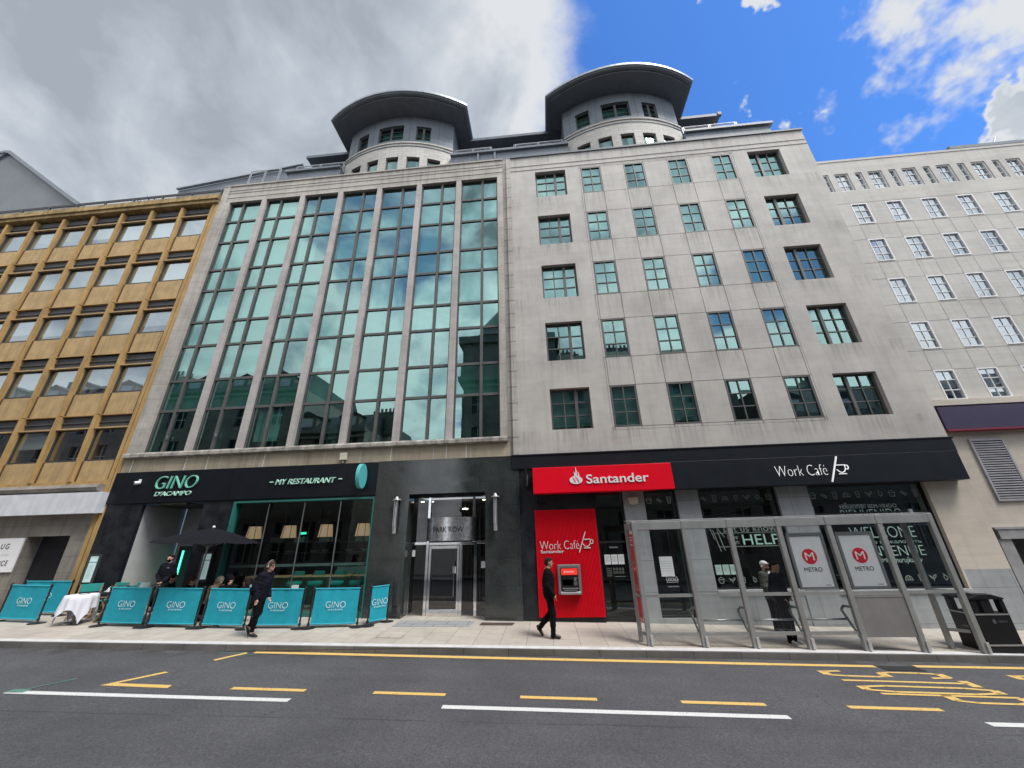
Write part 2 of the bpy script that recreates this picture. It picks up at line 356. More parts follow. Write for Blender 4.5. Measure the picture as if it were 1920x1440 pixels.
# ------------------------------------------------------------------ mesh builder
class MB:
    def __init__(s, org=(0, 0, 0)):
        s.v = []; s.f = []; s.m = []; s.o = Vector(org)
    def add(s, vs, fs, m=0):
        b = len(s.v); s.v += [tuple(p) for p in vs]
        for f in fs: s.f.append([b+i for i in f]); s.m.append(m)
    def quad(s, a, b, c, d, m=0): s.add([a, b, c, d], [(0, 1, 2, 3)], m)
    def box(s, x0, x1, y0, y1, z0, z1, m=0):
        if x0 > x1: x0, x1 = x1, x0
        if y0 > y1: y0, y1 = y1, y0
        if z0 > z1: z0, z1 = z1, z0
        s.add([(x0,y0,z0),(x1,y0,z0),(x1,y1,z0),(x0,y1,z0),(x0,y0,z1),(x1,y0,z1),(x1,y1,z1),(x0,y1,z1)],
              [(0,3,2,1),(4,5,6,7),(0,1,5,4),(1,2,6,5),(2,3,7,6),(3,0,4,7)], m)
    def bar(s, a, b, w, h, m=0, up=(0, 0, 1)):
        a, b = Vector(a), Vector(b); d = (b-a).normalized(); u = Vector(up)
        if abs(d.dot(u)) > .98: u = Vector((0, 1, 0))
        r = d.cross(u).normalized(); u = r.cross(d)
        vs = [p + r*(i*w/2) + u*(j*h/2) for p in (a, b) for i, j in ((-1,-1),(1,-1),(1,1),(-1,1))]
        s.add(vs, [(0,1,2,3),(7,6,5,4),(0,4,5,1),(1,5,6,2),(2,6,7,3),(3,7,4,0)], m)
    def cyl(s, a, b, r0, r1=None, n=12, m=0, caps=True):
        r1 = r0 if r1 is None else r1
        a, b = Vector(a), Vector(b); d = (b-a).normalized()
        u = Vector((0, 0, 1)) if abs(d.z) < .9 else Vector((1, 0, 0))
        p = d.cross(u).normalized(); q = d.cross(p)
        vs = []
        for c, r in ((a, r0), (b, r1)):
            for i in range(n):
                t = 2*math.pi*i/n; vs.append(c + p*(r*math.cos(t)) + q*(r*math.sin(t)))
        fs = [(i, (i+1) % n, n+(i+1) % n, n+i) for i in range(n)]
        if caps: fs += [tuple(range(n-1, -1, -1)), tuple(range(n, 2*n))]
        s.add(vs, fs, m)
    def path(s, pts, r, n=8, m=0):
        for a, b in zip(pts[:-1], pts[1:]): s.cyl(a, b, r, r, n, m)
    def lathe(s, c, prof, n=20, m=0, sx=1, sy=1, rot=0):
        vs = []; k = len(prof)
        for i in range(n):
            t = 2*math.pi*i/n + rot
            for r, z in prof: vs.append((c[0]+r*sx*math.cos(t), c[1]+r*sy*math.sin(t), c[2]+z))
        fs = []
        for i in range(n):
            j = (i+1) % n
            for q in range(k-1): fs.append((i*k+q, j*k+q, j*k+q+1, i*k+q+1))
        if prof[0][0] > 1e-4: fs.append(tuple(i*k for i in range(n-1, -1, -1)))
        if prof[-1][0] > 1e-4: fs.append(tuple(i*k+k-1 for i in range(n)))
        s.add(vs, fs, m)
    def prism(s, poly, y0, y1, m=0):                       # polygon in x,z pushed along y
        n = len(poly)
        s.add([(x, y0, z) for x, z in poly] + [(x, y1, z) for x, z in poly],
              [tuple(range(n)), tuple(range(2*n-1, n-1, -1))] + [(i, n+i, n+(i+1) % n, (i+1) % n) for i in range(n)], m)
    def prismz(s, poly, z0, z1, m=0):                      # polygon in x,y pushed along z
        n = len(poly)
        s.add([(x, y, z0) for x, y in poly] + [(x, y, z1) for x, y in poly],
              [tuple(range(n-1, -1, -1)), tuple(range(n, 2*n))] + [(i, (i+1) % n, n+(i+1) % n, n+i) for i in range(n)], m)
    def prismx(s, poly, x0, x1, m=0):                      # polygon in y,z pushed along x
        n = len(poly)
        s.add([(x0, y, z) for y, z in poly] + [(x1, y, z) for y, z in poly],
              [tuple(range(n-1, -1, -1)), tuple(range(n, 2*n))] + [(i, (i+1) % n, n+(i+1) % n, n+i) for i in range(n)], m)
    def ribbon(s, pts, wd, y0, y1, m=0, closed=False):     # line drawing in x,z with thickness in y
        pts = list(pts) + ([pts[0]] if closed else [])
        for (ax, az), (bx, bz) in zip(pts[:-1], pts[1:]):
            dx, dz = bx-ax, bz-az; L = math.hypot(dx, dz) or 1
            nx, nz = -dz/L*wd/2, dx/L*wd/2; ex, ez = dx/L*wd*.3, dz/L*wd*.3
            s.prism([(ax-ex+nx, az-ez+nz), (ax-ex-nx, az-ez-nz), (bx+ex-nx, bz+ez-nz), (bx+ex+nx, bz+ez+nz)], y0, y1, m)
    def holes(s, x0, x1, z0, z1, hs, y, dep, m=0, mr=None):
        """wall at y facing -y with rectangular openings (hx0,hx1,hz0,hz1) and reveals dep deep"""
        xs = sorted({x0, x1, *[min(max(h[i], x0), x1) for h in hs for i in (0, 1)]})
        zs = sorted({z0, z1, *[min(max(h[i], z0), z1) for h in hs for i in (2, 3)]})
        for j in range(len(zs)-1):
            run = None
            for i in range(len(xs)-1):
                cx, cz = (xs[i]+xs[i+1])/2, (zs[j]+zs[j+1])/2
                hole = any(h[0] < cx < h[1] and h[2] < cz < h[3] for h in hs)
                if not hole: s.quad((xs[i], y, zs[j]), (xs[i+1], y, zs[j]), (xs[i+1], y, zs[j+1]), (xs[i], y, zs[j+1]), m)
        mr = m if mr is None else mr
        for h in hs:
            d = y+dep if len(h) < 5 else y+h[4]
            a, b, c, e = h[0], h[1], h[2], h[3]
            s.quad((a, y, c), (a, y, e), (a, d, e), (a, d, c), mr); s.quad((b, y, e), (b, y, c), (b, d, c), (b, d, e), mr)
            s.quad((a, y, e), (b, y, e), (b, d, e), (a, d, e), mr); s.quad((b, y, c), (a, y, c), (a, d, c), (b, d, c), mr)
    def text(s, body, x0, x1, z0, z1, y, dep=.02, m=0, shear=0.0, bold=0.0, spacing=1.0):
        cu = bpy.data.curves.new('t', 'FONT'); cu.body = body; cu.extrude = .5; cu.resolution_u = 4
        cu.shear = shear; cu.space_character = spacing; cu.offset = bold; cu.align_x = 'LEFT'
        ob = bpy.data.objects.new('t', cu); COL.objects.link(ob)
        dg = bpy.context.evaluated_depsgraph_get(); dg.update()
        me = bpy.data.meshes.new_from_object(ob.evaluated_get(dg))
        n = len(me.vertices); co = np.empty(n*3); me.vertices.foreach_get('co', co); co = co.reshape(-1, 3)
        if n:
            mn, mx = co.min(0), co.max(0)
            vs = [(x0+(p[0]-mn[0])/(mx[0]-mn[0])*(x1-x0), y-(p[2]+.5)*dep, z0+(p[1]-mn[1])/(mx[1]-mn[1])*(z1-z0)) for p in co]
            s.add(vs, [tuple(pl.vertices) for pl in me.polygons], m)
        bpy.data.objects.remove(ob); bpy.data.meshes.remove(me); bpy.data.curves.remove(cu)
    def build(s, name, mats, parent=None, smooth=False, bevel=0.0, recalc=True, loc=None):
        me = bpy.data.meshes.new(name)
        o = s.o
        me.from_pydata([(v[0]-o.x, v[1]-o.y, v[2]-o.z) for v in s.v], [], s.f)
        for mt in (mats if isinstance(mats, (list, tuple)) else [mats]): me.materials.append(mt)
        me.polygons.foreach_set('material_index', s.m)
        if recalc:
            bm = bmesh.new(); bm.from_mesh(me); bmesh.ops.recalc_face_normals(bm, faces=bm.faces); bm.to_mesh(me); bm.free()
        if smooth: me.polygons.foreach_set('use_smooth', [True]*len(me.polygons))
        me.update()
        ob = bpy.data.objects.new(name, me); COL.objects.link(ob)
        if parent is not None: ob.parent = parent
        else: ob.location = o
        if bevel:
            bv = ob.modifiers.new('bevel', 'BEVEL'); bv.width = bevel; bv.segments = 2; bv.limit_method = 'ANGLE'
        return ob
def tag(o, label=None, cat=None, group=None, kind=None):
    if label: o['label'] = label
    if cat: o['category'] = cat
    if group: o['group'] = group
    if kind: o['kind'] = kind
    return o
def empty(name, loc, label, cat, group=None, rz=0):
    o = bpy.data.objects.new(name, None); COL.objects.link(o); o.location = loc; o.rotation_euler.z = rz
    o.empty_display_size = .3
    return tag(o, label, cat, group)
def children(o): return [c for c in bpy.data.objects if c.parent == o]
def copy_tree(o, parent=None):
    kids = children(o)
    c = o.copy(); COL.objects.link(c)
    if parent is not None: c.parent = parent
    for k in kids: copy_tree(k, c)
    return c
SL, CF = -.0253, .02
def gz(x, y): return SL*x + CF*y                            # pavement height
def rz_(x, y): return SL*x + CF*y - .13                     # road height
def kerb_y(x): return -2.62 + .036*x

# ------------------------------------------------------------------ ground
def struct(o): o['kind'] = 'structure'; return o
def sheet(poly, zf, dz=0.0):
    return [(x, y, zf(x, y)+dz) for x, y in poly]
XL, XR = -90, 90
g = MB(); g.add(sheet([(-1500, -1500), (1500, -1500), (1500, 1500), (-1500, 1500)], lambda x, y: max(-60, min(60, 0))-6), [(0, 1, 2, 3)])
struct(g.build('ground', mat('distant ground', (.12, .12, .11), .95)))
def strip_mesh(y0f, y1f, zf, dz, n=40, xl=XL, xr=XR):
    vs, fs = [], []
    for i in range(n+1):
        x = xl + (xr-xl)*i/n
        for yf in (y0f, y1f):
            y = yf(x); vs.append((x, y, zf(x, y)+dz))
    for i in range(n): fs.append((2*i, 2*i+2, 2*i+3, 2*i+1))
    return vs, fs
g = MB(); g.add(*strip_mesh(lambda x: -14.2, lambda x: kerb_y(x)-.002, rz_, 0)); struct(g.build('road', ASPH))
g = MB(); g.add(*strip_mesh(lambda x: kerb_y(x)+.22, lambda x: 3.0, gz, 0)); struct(g.build('pavement', PAVE))
g = MB()
g.add(*strip_mesh(lambda x: kerb_y(x)+.012, lambda x: kerb_y(x)+.22, gz, .004), 0)
vs, fs = [], []
for i in range(41):
    x = XL+(XR-XL)*i/40; y = kerb_y(x); vs += [(x, y-.015, rz_(x, y)-.05), (x, y, gz(x, y)-.012), (x, y+.012, gz(x, y)+.004)]
for i in range(40):
    a = 3*i; fs += [(a, a+3, a+4, a+1), (a+1, a+4, a+5, a+2)]
g.add(vs, fs, 1)
struct(g.build('kerb', [KERBT, KERBF]))
g = MB(); g.add(*strip_mesh(lambda x: -17.0, lambda x: -14.2, rz_, .12)); struct(g.build('pavement', PAVE))
g = MB(); g.add(*strip_mesh(lambda x: -14.22, lambda x: -14.05, rz_, .124))
struct(g.build('kerb', KERBT))

def marking(polys, m, name='road_marking', dz=.005):
    b = MB()
    for poly in polys:
        b.add(sheet(poly, rz_, dz), [tuple(range(len(poly)))])
    return struct(b.build(name, m))
def line(a, b, wd):
    a, b = Vector((*a, 0)), Vector((*b, 0)); d = (b-a).normalized(); n = Vector((-d.y, d.x, 0))*wd/2
    return [tuple((p+s*n)[:2]) for p, s in ((a, -1), (b, -1), (b, 1), (a, 1))]
marking([line((-6.75, -2.905), (-.9, -2.855), .15), line((-.9, -2.855), (4.4, -2.775), .15), line((4.4, -2.775), (6.45, -2.735), .13)], YEL)
marking([line((7.25, -2.665), (13.0, -2.50), .13)], YEL)
marking([line((-7.22, -3.50), (-6.9, -2.97), .11)], YEL)
marking([[(-8.13, -4.95), (-7.62, -4.22), (-7.50, -4.25), (-7.93, -4.83), (-6.85, -4.83), (-6.80, -4.96)]], YEL)
for a, b in ((-5.67, -4.32), (-3.11, -1.86), (-.60, .66), (2.0, 3.30), (4.54, 5.90), (7.1, 8.4)):
    marking([line((a, -4.86+.012*(a+5)), (b, -4.86+.012*(b+5)), .105)], YEL)
for a, b, y in ((-9.4, -4.35, -5.30), (-1.8, 3.42, -5.23), (6.12, 11.3, -5.12)):
    marking([line((a, y-.045), (b, y+.05), .125)], WHT)
marking([line((-9.42, -5.31), (-9.1, -5.28), .14), line((-9.2, -5.2), (-8.9, -4.7), .04)], GRNP, dz=.009)
marking([line((-6.95, -3.15), (-6.6, -3.02), .03), line((-7.6, -2.98), (-6.9, -2.95), .02)], GRNP, dz=.004)
# BUS STOP lettering read by drivers coming along the lane: letters stretched along x, tops towards +x
LET = {
 'S': [[(1,.85),(.85,1),(.15,1),(0,.85),(0,.6),(.15,.5),(.85,.5),(1,.4),(1,.15),(.85,0),(.15,0),(0,.15)]],
 'T': [[(0,1),(1,1)],[(.5,1),(.5,0)]],
 'O': [[(.25,0),(0,.2),(0,.8),(.25,1),(.75,1),(1,.8),(1,.2),(.75,0),(.25,0)]],
 'P': [[(0,0),(0,1),(.75,1),(1,.88),(1,.6),(.75,.48),(0,.48)]],
 'B': [[(0,0),(0,1),(.7,1),(.95,.88),(.95,.62),(.7,.52),(0,.52)],[(.7,.52),(1,.4),(1,.12),(.75,0),(0,0)]],
 'U': [[(0,1),(0,.2),(.25,0),(.75,0),(1,.2),(1,1)]],
}
def road_word(word, xa, xb, y0, dy, gap):
    polys = []
    for i, ch in enumerate(word):
        ya = y0 - i*(dy+gap)
        for st in LET[ch]:
            q = [(xa+(xb-xa)*v+(.09*i), ya-u*dy) for u, v in st]
            for a, b in zip(q[:-1], q[1:]):
                dx, dy_ = b[0]-a[0], b[1]-a[1]; L = math.hypot(dx, dy_)
                wd = .07 if abs(dx) > abs(dy_) else .17
                polys.append(line(a, (b[0]+dx/L*.03, b[1]+dy_/L*.03), wd))
    return polys
marking(road_word('STOP', 5.2, 7.3, -3.08, .26, .10), YEL, dz=.006)
marking(road_word('BUS', 8.6, 10.7, -3.08, .26, .10), YEL, dz=.006)

b = MB((6.87, -2.84, rz_(6.87, -2.84)))
b.add(sheet([(6.5, -2.98), (7.24, -2.96), (7.24, -2.67), (6.5, -2.69)], rz_, .004), [(0, 1, 2, 3)], 1)
for i in range(14):
    x = 6.53+i*.052; b.add(sheet([(x, -2.96), (x+.03, -2.96), (x+.03, -2.70), (x, -2.70)], rz_, .010), [(0, 1, 2, 3)], 0)
tag(b.build('drain_grate', [mat('cast iron', (.05, .05, .05), .6), DARK]), 'dark iron drain grate in the gutter between two lengths of yellow line', 'drain grate')
b = MB((-3.25, -.62, gz(-3.25, -.6)))
b.add(sheet([(-4.35, -.98), (-2.25, -.82), (-2.2, -.12), (-4.38, -.22)], gz, .005), [(0, 1, 2, 3)])
struct(b.build('paving_inlay', INLAY))
b = MB((-1.55, -.45, gz(-1.55, -.45))); b.add(sheet([(-2.0, -.62), (-1.09, -.56), (-1.05, -.27), (-1.98, -.32)], gz, .012), [(0, 1, 2, 3)])
tag(b.build('door_mat', BROWNM), 'brown mat strip lying on the paving before the granite pier', 'mat')
for nm, (x, y), lab in (('access_cover', (-4.0, -1.95), 'square recessed cover in the pale paving by the polished granite wall'),):
    b = MB((x, y, gz(x, y)))
    q = [(-.32, -.13), (.32, -.11), (.32, .15), (-.32, .13)]
    b.add(sheet([(x+u, y+v) for u, v in q], gz, .004), [(0, 1, 2, 3)], 0)
    b.add(sheet([(x+u*.93, y+v*.86) for u, v in q], gz, .007), [(0, 1, 2, 3)], 1)
    tag(b.build(nm, [mat('rust frame', (.25, .17, .14), .8), PAVE]), lab, 'access cover')

# ================================================================== glass-fronted office block
BX = -7.0
GB = (BX, 0, gz(BX, 0))
gb = empty('office_building', GB, 'pale stone office block with green glass curtain wall of seven bays above black restaurant front', 'building')
b = MB(GB)
# frame round the curtain wall
b.holes(-15.36, -1.15, 5.46, 19.1, [(-14.82, -1.42, 5.46, 18.02)], 0, .18)
b.box(-15.36, -15.02, -.03, 0, 5.46, 19.1)                       # left pilaster strip
b.quad((-15.36, 0, 4.6), (-15.36, 0, 19.1), (-15.36, 6, 19.1), (-15.36, 6, 4.6))
for z in (18.30, 18.62, 18.80): b.box(-15.02, -1.15, -.018, 0, z, z+.022)
b.box(-15.36, -1.15, -.05, .4, 19.1, 19.17)
b.build('stone_frame', STONE_D, gb)
b = MB(GB)
for xc in (-13.01, -11.02, -9.08, -7.125, -5.17, -3.25): b.box(xc-.12, xc+.12, 0, .18, 5.46, 18.02)
b.build('pier', brick_mat('pier stone', (.46, .42, .395), (.44, .40, .375), (.30, .28, .26), 3, 1.32, .006, streak=.25, var=.12), gb, bevel=.01)
b = MB(GB)
b.prismx([(-.14, 5.30), (-.14, 5.40), (-.10, 5.46), (.22, 5.46), (.22, 5.27), (-.08, 5.27)], -15.34, -1.17)
b.build('sill_ledge', mat('dirty sill stone', (.33, .305, .27), .85, var=.4, vs=3, streak=.5, fine=.1), gb)
b = MB(GB)
b.box(-15.36, -1.1, .0, .5, 4.76, 5.27)
for x in (-15.0, -12.9, -12.05, -9.9, -5.25, -3.3, -2.6): b.box(x-.018, x+.018, -.006, .01, 4.76, 5.27, 1)
b.build('stone_band', [STONE_T, mat('white mortar', (.62, .60, .56), .9)], gb)
bays = [(-14.82, -13.13), (-12.89, -11.14), (-10.90, -9.20), (-8.96, -7.245), (-7.005, -5.29), (-5.05, -3.37), (-3.13, -1.42)]
ZR = [5.46, 7.12, 8.38, 9.97, 11.14, 12.78, 13.92, 15.54, 16.84, 18.02]
BLINDS = {(0,1):.9,(1,1):.9,(0,2):1,(1,2):1,(2,2):1,(0,3):1,(1,3):1,(2,3):.5,(5,2):1,(6,2):.5,(2,0):.6,(3,1):.4,(4,2):.8,(5,3):.5,(3,3):1,(0,4):1,(1,4):1,(2,4):.9}
rr = random.Random(3)
for bi, (xa, xb) in enumerate(bays):
    xm = xa + (xb-xa)*(.415 if bi < 3 else .585)
    for si in range(5):
        za, zb = ZR[2*si], ZR[min(2*si+2, 9)]
        zm = ZR[2*si+1] if si < 4 else None
        f = MB(GB); y0, y1 = .115, .21
        f.box(xa, xa+.05, y0, y1, za, zb); f.box(xb-.05, xb, y0, y1, za, zb)
        f.box(xm-.05, xm+.05, y0-.012, y1, za+.001, zb-.001)
        hz = [(za, .05, 0), (zb, 0, .05)] + ([(zm, .05, .05)] if zm else [])
        for z, up, dn in hz:
            for q0, q1 in ((xa+.05, xm-.05), (xm+.05, xb-.05)): f.box(q0, q1, y0+.006, y1, z-dn, z+up)
        if si == 0 and bi < 2: f.box(xm+.05, xm+.085, y0-.06, y0, 6.05, 6.09, 1); f.box(xm+.075, xm+.10, y0-.07, y0-.03, 5.98, 6.12, 1)
        fo = f.build('window', [FRAME, STEEL], gb)
        p = MB(GB)
        for (q0, q1) in ((xa+.05, xm-.05), (xm+.05, xb-.05)):
            for (c0, c1) in (((za, zm), (zm, zb)) if zm else ((za, zb),)):
                t1, t2 = rr.uniform(-.004, .004), rr.uniform(-.004, .004)
                p.add([(q0, .17+t1, c0+.05), (q1, .17-t1, c0+.05), (q1, .17-t1+t2, c1-.05), (q0, .17+t1+t2, c1-.05)], [(0, 1, 2, 3)])
        p.build('pane', TGLASS, fo)
        if zm:
            s_ = MB(GB); s_.box(xa+.01, xb-.01, .30, .34, zm+.0, zb+.0); s_.build('spandrel_board', SPAND, fo)
        if (bi, si) in BLINDS:
            q = BLINDS[(bi, si)]; s_ = MB(GB)
            if q == 1 or rr.random() < .5:
                x = xa+.06
                while x < xa+.05+(xb-xa-.1)*q: s_.box(x, x+.075, .40, .43, za+.12, (zm or zb)-.08); x += .083
            else: s_.box(xa+.06, xa+.06+(xb-xa-.12)*q, .40, .42, za+.35, (zm or zb)-.08)
            s_.build('blind', BLIND, fo)
b = MB(GB)                                                         # office floors behind the glass
for z in (5.2, 7.55, 10.3, 13.05, 15.75, 18.05): b.box(-15.3, -1.2, .36, 6, z, z+.28, 0)
b.quad((-15.3, 5.5, 5), (-1.2, 5.5, 5), (-1.2, 5.5, 18.3), (-15.3, 5.5, 18.3), 1)
for x in (-15.25, -10.6, -5.2, -1.2): b.quad((x, .36, 5), (x, 5.5, 5), (x, 5.5, 18.3), (x, .36, 18.3), 1)
for x in (-13.2, -8.4, -3.0): b.box(x, x+.35, 1.2, 1.55, 5, 18.2, 1)
b.build('office_interior', [mat('ceiling', (.45, .46, .44), .9), mat('office wall', (.22, .24, .23), .9, var=.2)], gb)
# roofs and attic storey
b = MB(GB)
b.box(-15.36, -1.0, .4, 14, 18.9, 19.0)
b.box(-13.2, -10.2, 1.15, 9, 18.9, 21.35); b.box(-4.05, -.95, 1.15, 9, 18.9, 21.35)
b.box(-13.35, -10.2, 1.02, 1.3, 21.28, 21.42); b.box(-4.05, -.95, 1.02, 1.3, 21.28, 21.42)
b.box(-13.45, -.95, 3.0, 9, 21.35, 24.30)
for x in (-2.6, -1.7): b.box(x, x+.10, 1.06, 1.16, 19, 21.3)
b.box(-2.45, -2.37, 2.75, 2.83, 21.4, 24.2)
b.build('attic', ZINC, gb)
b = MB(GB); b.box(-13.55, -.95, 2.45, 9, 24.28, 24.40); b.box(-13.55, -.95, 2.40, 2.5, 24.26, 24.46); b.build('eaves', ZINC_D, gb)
def balustrade(org, parent, xa, xb, y, z, h, name='balustrade'):
    b = MB(org)
    for k in range(5): b.cyl((xa, y, z+h*(.12+.2*k)), (xb, y, z+h*(.12+.2*k)), .012, n=6)
    b.cyl((xa, y, z+h), (xb, y, z+h), .022, n=8)
    n = max(2, int(round((xb-xa)/1.3)))
    for i in range(n+1):
        x = xa+(xb-xa)*i/n; b.box(x-.05, x-.03, y-.02, y+.02, z, z+h); b.box(x+.03, x+.05, y-.02, y+.02, z, z+h)
    b.build(name, STEEL, parent)
balustrade(GB, gb, -13.1, -10.3, 1.5, 21.4, .85); balustrade(GB, gb, -3.9, -1.9, 1.5, 21.4, .85)
# long low roof stepping back over the ochre neighbour
b = MB(GB)
b.add([(-21.7, 2.6, 20.0), (-13.2, 2.0, 20.0), (-13.2, 2.0, 22.95), (-21.7, 2.6, 22.75), (-21.7, 8, 20.0), (-13.2, 8, 20.0), (-13.2, 8, 22.95), (-21.7, 8, 22.75)],
      [(0, 1, 2, 3), (4, 5, 6, 7), (0, 3, 7, 4), (1, 2, 6, 5), (3, 2, 6, 7)])
b.box(-15.5, -13.2, 1.2, 2.2, 19.1, 20.6)
b.build('side_roof', ZINC, gb)
b = MB(GB); b.bar((-21.75, 2.52, 22.82), (-13.2, 1.92, 23.02), .16, .10); b.build('roof_edge', ZINC_L, gb)
balustrade(GB, gb, -15.2, -13.5, .9, 19.2, 2.2, 'roof_railing')

def tower(org, parent, cx):
    """bowed two-storey roof pavilion under a broad curved canopy"""
    t = None
    def arc(half, sag, yf, n=28):
        Rr = (half*half+sag*sag)/(2*sag); yc = yf+Rr; a0 = math.asin(half/Rr)
        return [(cx+Rr*math.sin(-a0+2*a0*i/n), yc-Rr*math.cos(-a0+2*a0*i/n)) for i in range(n+1)]
    yf, half, sag = .6, 3.04, .75
    Rr = (half*half+sag*sag)/(2*sag); yc = yf+Rr; a0 = math.asin(half/Rr); n = 28
    P = lambda u, dr=0: (cx+(Rr+dr)*math.sin(u), yc-(Rr+dr)*math.cos(u))
    def curved(b, ua, ub, z0, z1, dr=0, m=0, k=6, thick=0):
        for i in range(k):
            u0, u1 = ua+(ub-ua)*i/k, ua+(ub-ua)*(i+1)/k
            p, q = P(u0, dr), P(u1, dr)
            b.quad((*p, z0), (*q, z0), (*q, z1), (*p, z1), m)
            if thick:
                p2, q2 = P(u0, dr-thick), P(u1, dr-thick)
                b.quad((*p, z1), (*q, z1), (*q2, z1), (*p2, z1), m); b.quad((*p, z0), (*p2, z0), (*q2, z0), (*q, z0), m)
        if thick:
            for u in (ua, ub):
                p, p2 = P(u, dr), P(u, dr-thick); b.quad((*p, z0), (*p2, z0), (*p2, z1), (*p, z1), m)
    def ring(b, z0, z1, holes, dr=0, m=0, dep=.18):
        us = sorted({-a0, a0, *[h[i] for h in holes for i in (0, 1)]}); fine = []
        for ua, ub in zip(us[:-1], us[1:]):
            k = max(1, int((ub-ua)/.05)); fine += [(ua+(ub-ua)*i/k, ua+(ub-ua)*(i+1)/k) for i in range(k)]
        zs = sorted({z0, z1, *[h[i] for h in holes for i in (2, 3)]})
        for ua, ub in fine:
            for za, zb in zip(zs[:-1], zs[1:]):
                um, zm = (ua+ub)/2, (za+zb)/2
                if any(h[0] < um < h[1] and h[2] < zm < h[3] for h in holes): continue
                p, q = P(ua, dr), P(ub, dr); b.quad((*p, za), (*q, za), (*q, zb), (*p, zb), m)
        for h in holes:
            for u in h[:2]:
                p, p2 = P(u, dr), P(u, dr-dep); b.quad((*p, h[2]), (*p2, h[2]), (*p2, h[3]), (*p, h[3]), m)
            for z in h[2:4]: 
                p, q, p2, q2 = P(h[0], dr), P(h[1], dr), P(h[0], dr-dep), P(h[1], dr-dep); b.quad((*p, z), (*q, z), (*q2, z), (*p2, z), m)
    zs0, zs1, zg1 = 18.9, 22.02, 24.32
    w1 = [(u-.052, u+.052, 19.9, 20.98) for u in (-.335, -.17, 0.0, .17, .335)]
    b = MB(org); ring(b, zs0, zs1, w1, 0, 0); curved(b, -a0, a0, 21.78, 21.83, .03, 1, 28, .05); curved(b, -a0, a0, zs1-.02, zs1+.08, .05, 0, 28, .3)
    e0, e1 = P(-a0), P(a0)
    for e in (e0, e1): b.quad((e[0], e[1], zs0), (e[0], 9, zs0), (e[0], 9, zs1), (e[0], e[1], zs1), 0)
    t = b.build('tower', [TOWERST, ZINC], parent)
    w2 = [(-.375, -.26, 22.34, 23.52), (-.16, .065, 22.40, 23.58), (.17, .295, 22.34, 23.52)]
    b = MB(org); ring(b, zs1, zg1, w2, -.06, 0)
    for u in (-.43, -.21, .115, .36):
        p, q = P(u, -.055), P(u+.006, -.055); b.quad((*p, zs1+.1), (*q, zs1+.1), (*q, zg1), (*p, zg1), 1)
    for z in (22.4, 22.75, 23.1, 23.45, 23.8):
        for (ua, ub) in ((-a0, -.38), (.30, a0)): curved(b, ua, ub, z, z+.012, -.052, 1, 6)
    for e in (P(-a0, -.06), P(a0, -.06)): b.quad((e[0], e[1], zs1), (e[0], 9, zs1), (e[0], 9, zg1), (e[0], e[1], zg1), 0)
    b.build('drum_cladding', [ZINC, ZINC_D], t)
    for hs, dr in ((w1, 0), (w2, -.06)):
        for h in hs:
            f = MB(org)
            du = .05/Rr
            curved(f, h[0], h[0]+du, h[2], h[3], dr-.10, 0, 1, .06); curved(f, h[1]-du, h[1], h[2], h[3], dr-.10, 0, 1, .06)
            curved(f, h[0]+du, h[1]-du, h[3]-.05, h[3], dr-.102, 0, 3, .06); curved(f, h[0]+du, h[1]-du, h[2], h[2]+.05, dr-.102, 0, 3, .06)
            if hs is w2:
                for k in (1, 2): curved(f, h[0]+du, h[1]-du, h[2]+(h[3]-h[2])*k/3-.012, h[2]+(h[3]-h[2])*k/3+.012, dr-.104, 0, 3, .04)
                if h[1]-h[0] > .12: um = (h[0]+h[1])/2; curved(f, um-du*1.2, um+du*1.2, h[2]+.05, h[3]-.05, dr-.098, 0, 1, .06)
            fo = f.build('window', FRAME, t)
            p = MB(org); curved(p, h[0]+.002, h[1]-.002, h[2]+.02, h[3]-.02, dr-.14, 0, 4); p.build('pane', TOWGLASS, t, recalc=False)
            p = MB(org); p.add([(*P(h[0], dr-.35), h[2]+.45), (*P(h[1], dr-.35), h[2]+.45), (*P(h[1], dr-.35), h[3]), (*P(h[0], dr-.35), h[3])], [(0, 1, 2, 3)])
            p.build('blind', mat('tower blind', (.40, .44, .42), .9) if 'tower blind' not in bpy.data.materials else bpy.data.materials['tower blind'], t)
            p = MB(org); p.add([(*P(h[0]-.05, dr-1.2), h[2]-.3), (*P(h[1]+.05, dr-1.2), h[2]-.3), (*P(h[1]+.05, dr-1.2), h[3]+.3), (*P(h[0]-.05, dr-1.2), h[3]+.3)], [(0, 1, 2, 3)]); p.build('room_wall', INTG, t)
    # canopy: rim, soffit and thin pale edge
    A = arc(3.87, 1.1, -.5); out_ = A + [(cx+3.87, 9.0), (cx-3.87, 9.0)]
    A2 = arc(3.70, 1.05, -.34); in_ = A2 + [(cx+3.70, 9.0), (cx-3.70, 9.0)]
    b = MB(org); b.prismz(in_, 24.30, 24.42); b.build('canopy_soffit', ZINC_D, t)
    b = MB(org); k = len(A)
    def rim(b, PA, z0, z1, th, m):
        q = [PA[0][0:1] + (9.0,)] + list(PA) + [(PA[-1][0], 9.0)]
        for i in range(len(q)-1):
            (x0, y0), (x1, y1) = q[i], q[i+1]
            b.quad((x0, y0, z0), (x1, y1, z0), (x1, y1, z1), (x0, y0, z1), m)
    rim(b, A2, 24.34, 24.45, .0, 0); b.prismz(out_, 24.42, 24.50, 0); b.build('canopy_rim', ZINC, t)
    b = MB(org); A3 = arc(3.93, 1.12, -.56)
    b.prismz(A3+[(cx+3.93, 9.0), (cx-3.93, 9.0)], 24.50, 24.64); b.build('canopy_edge', ZINC_L, t)
    return t
tower(GB, gb, -7.05)

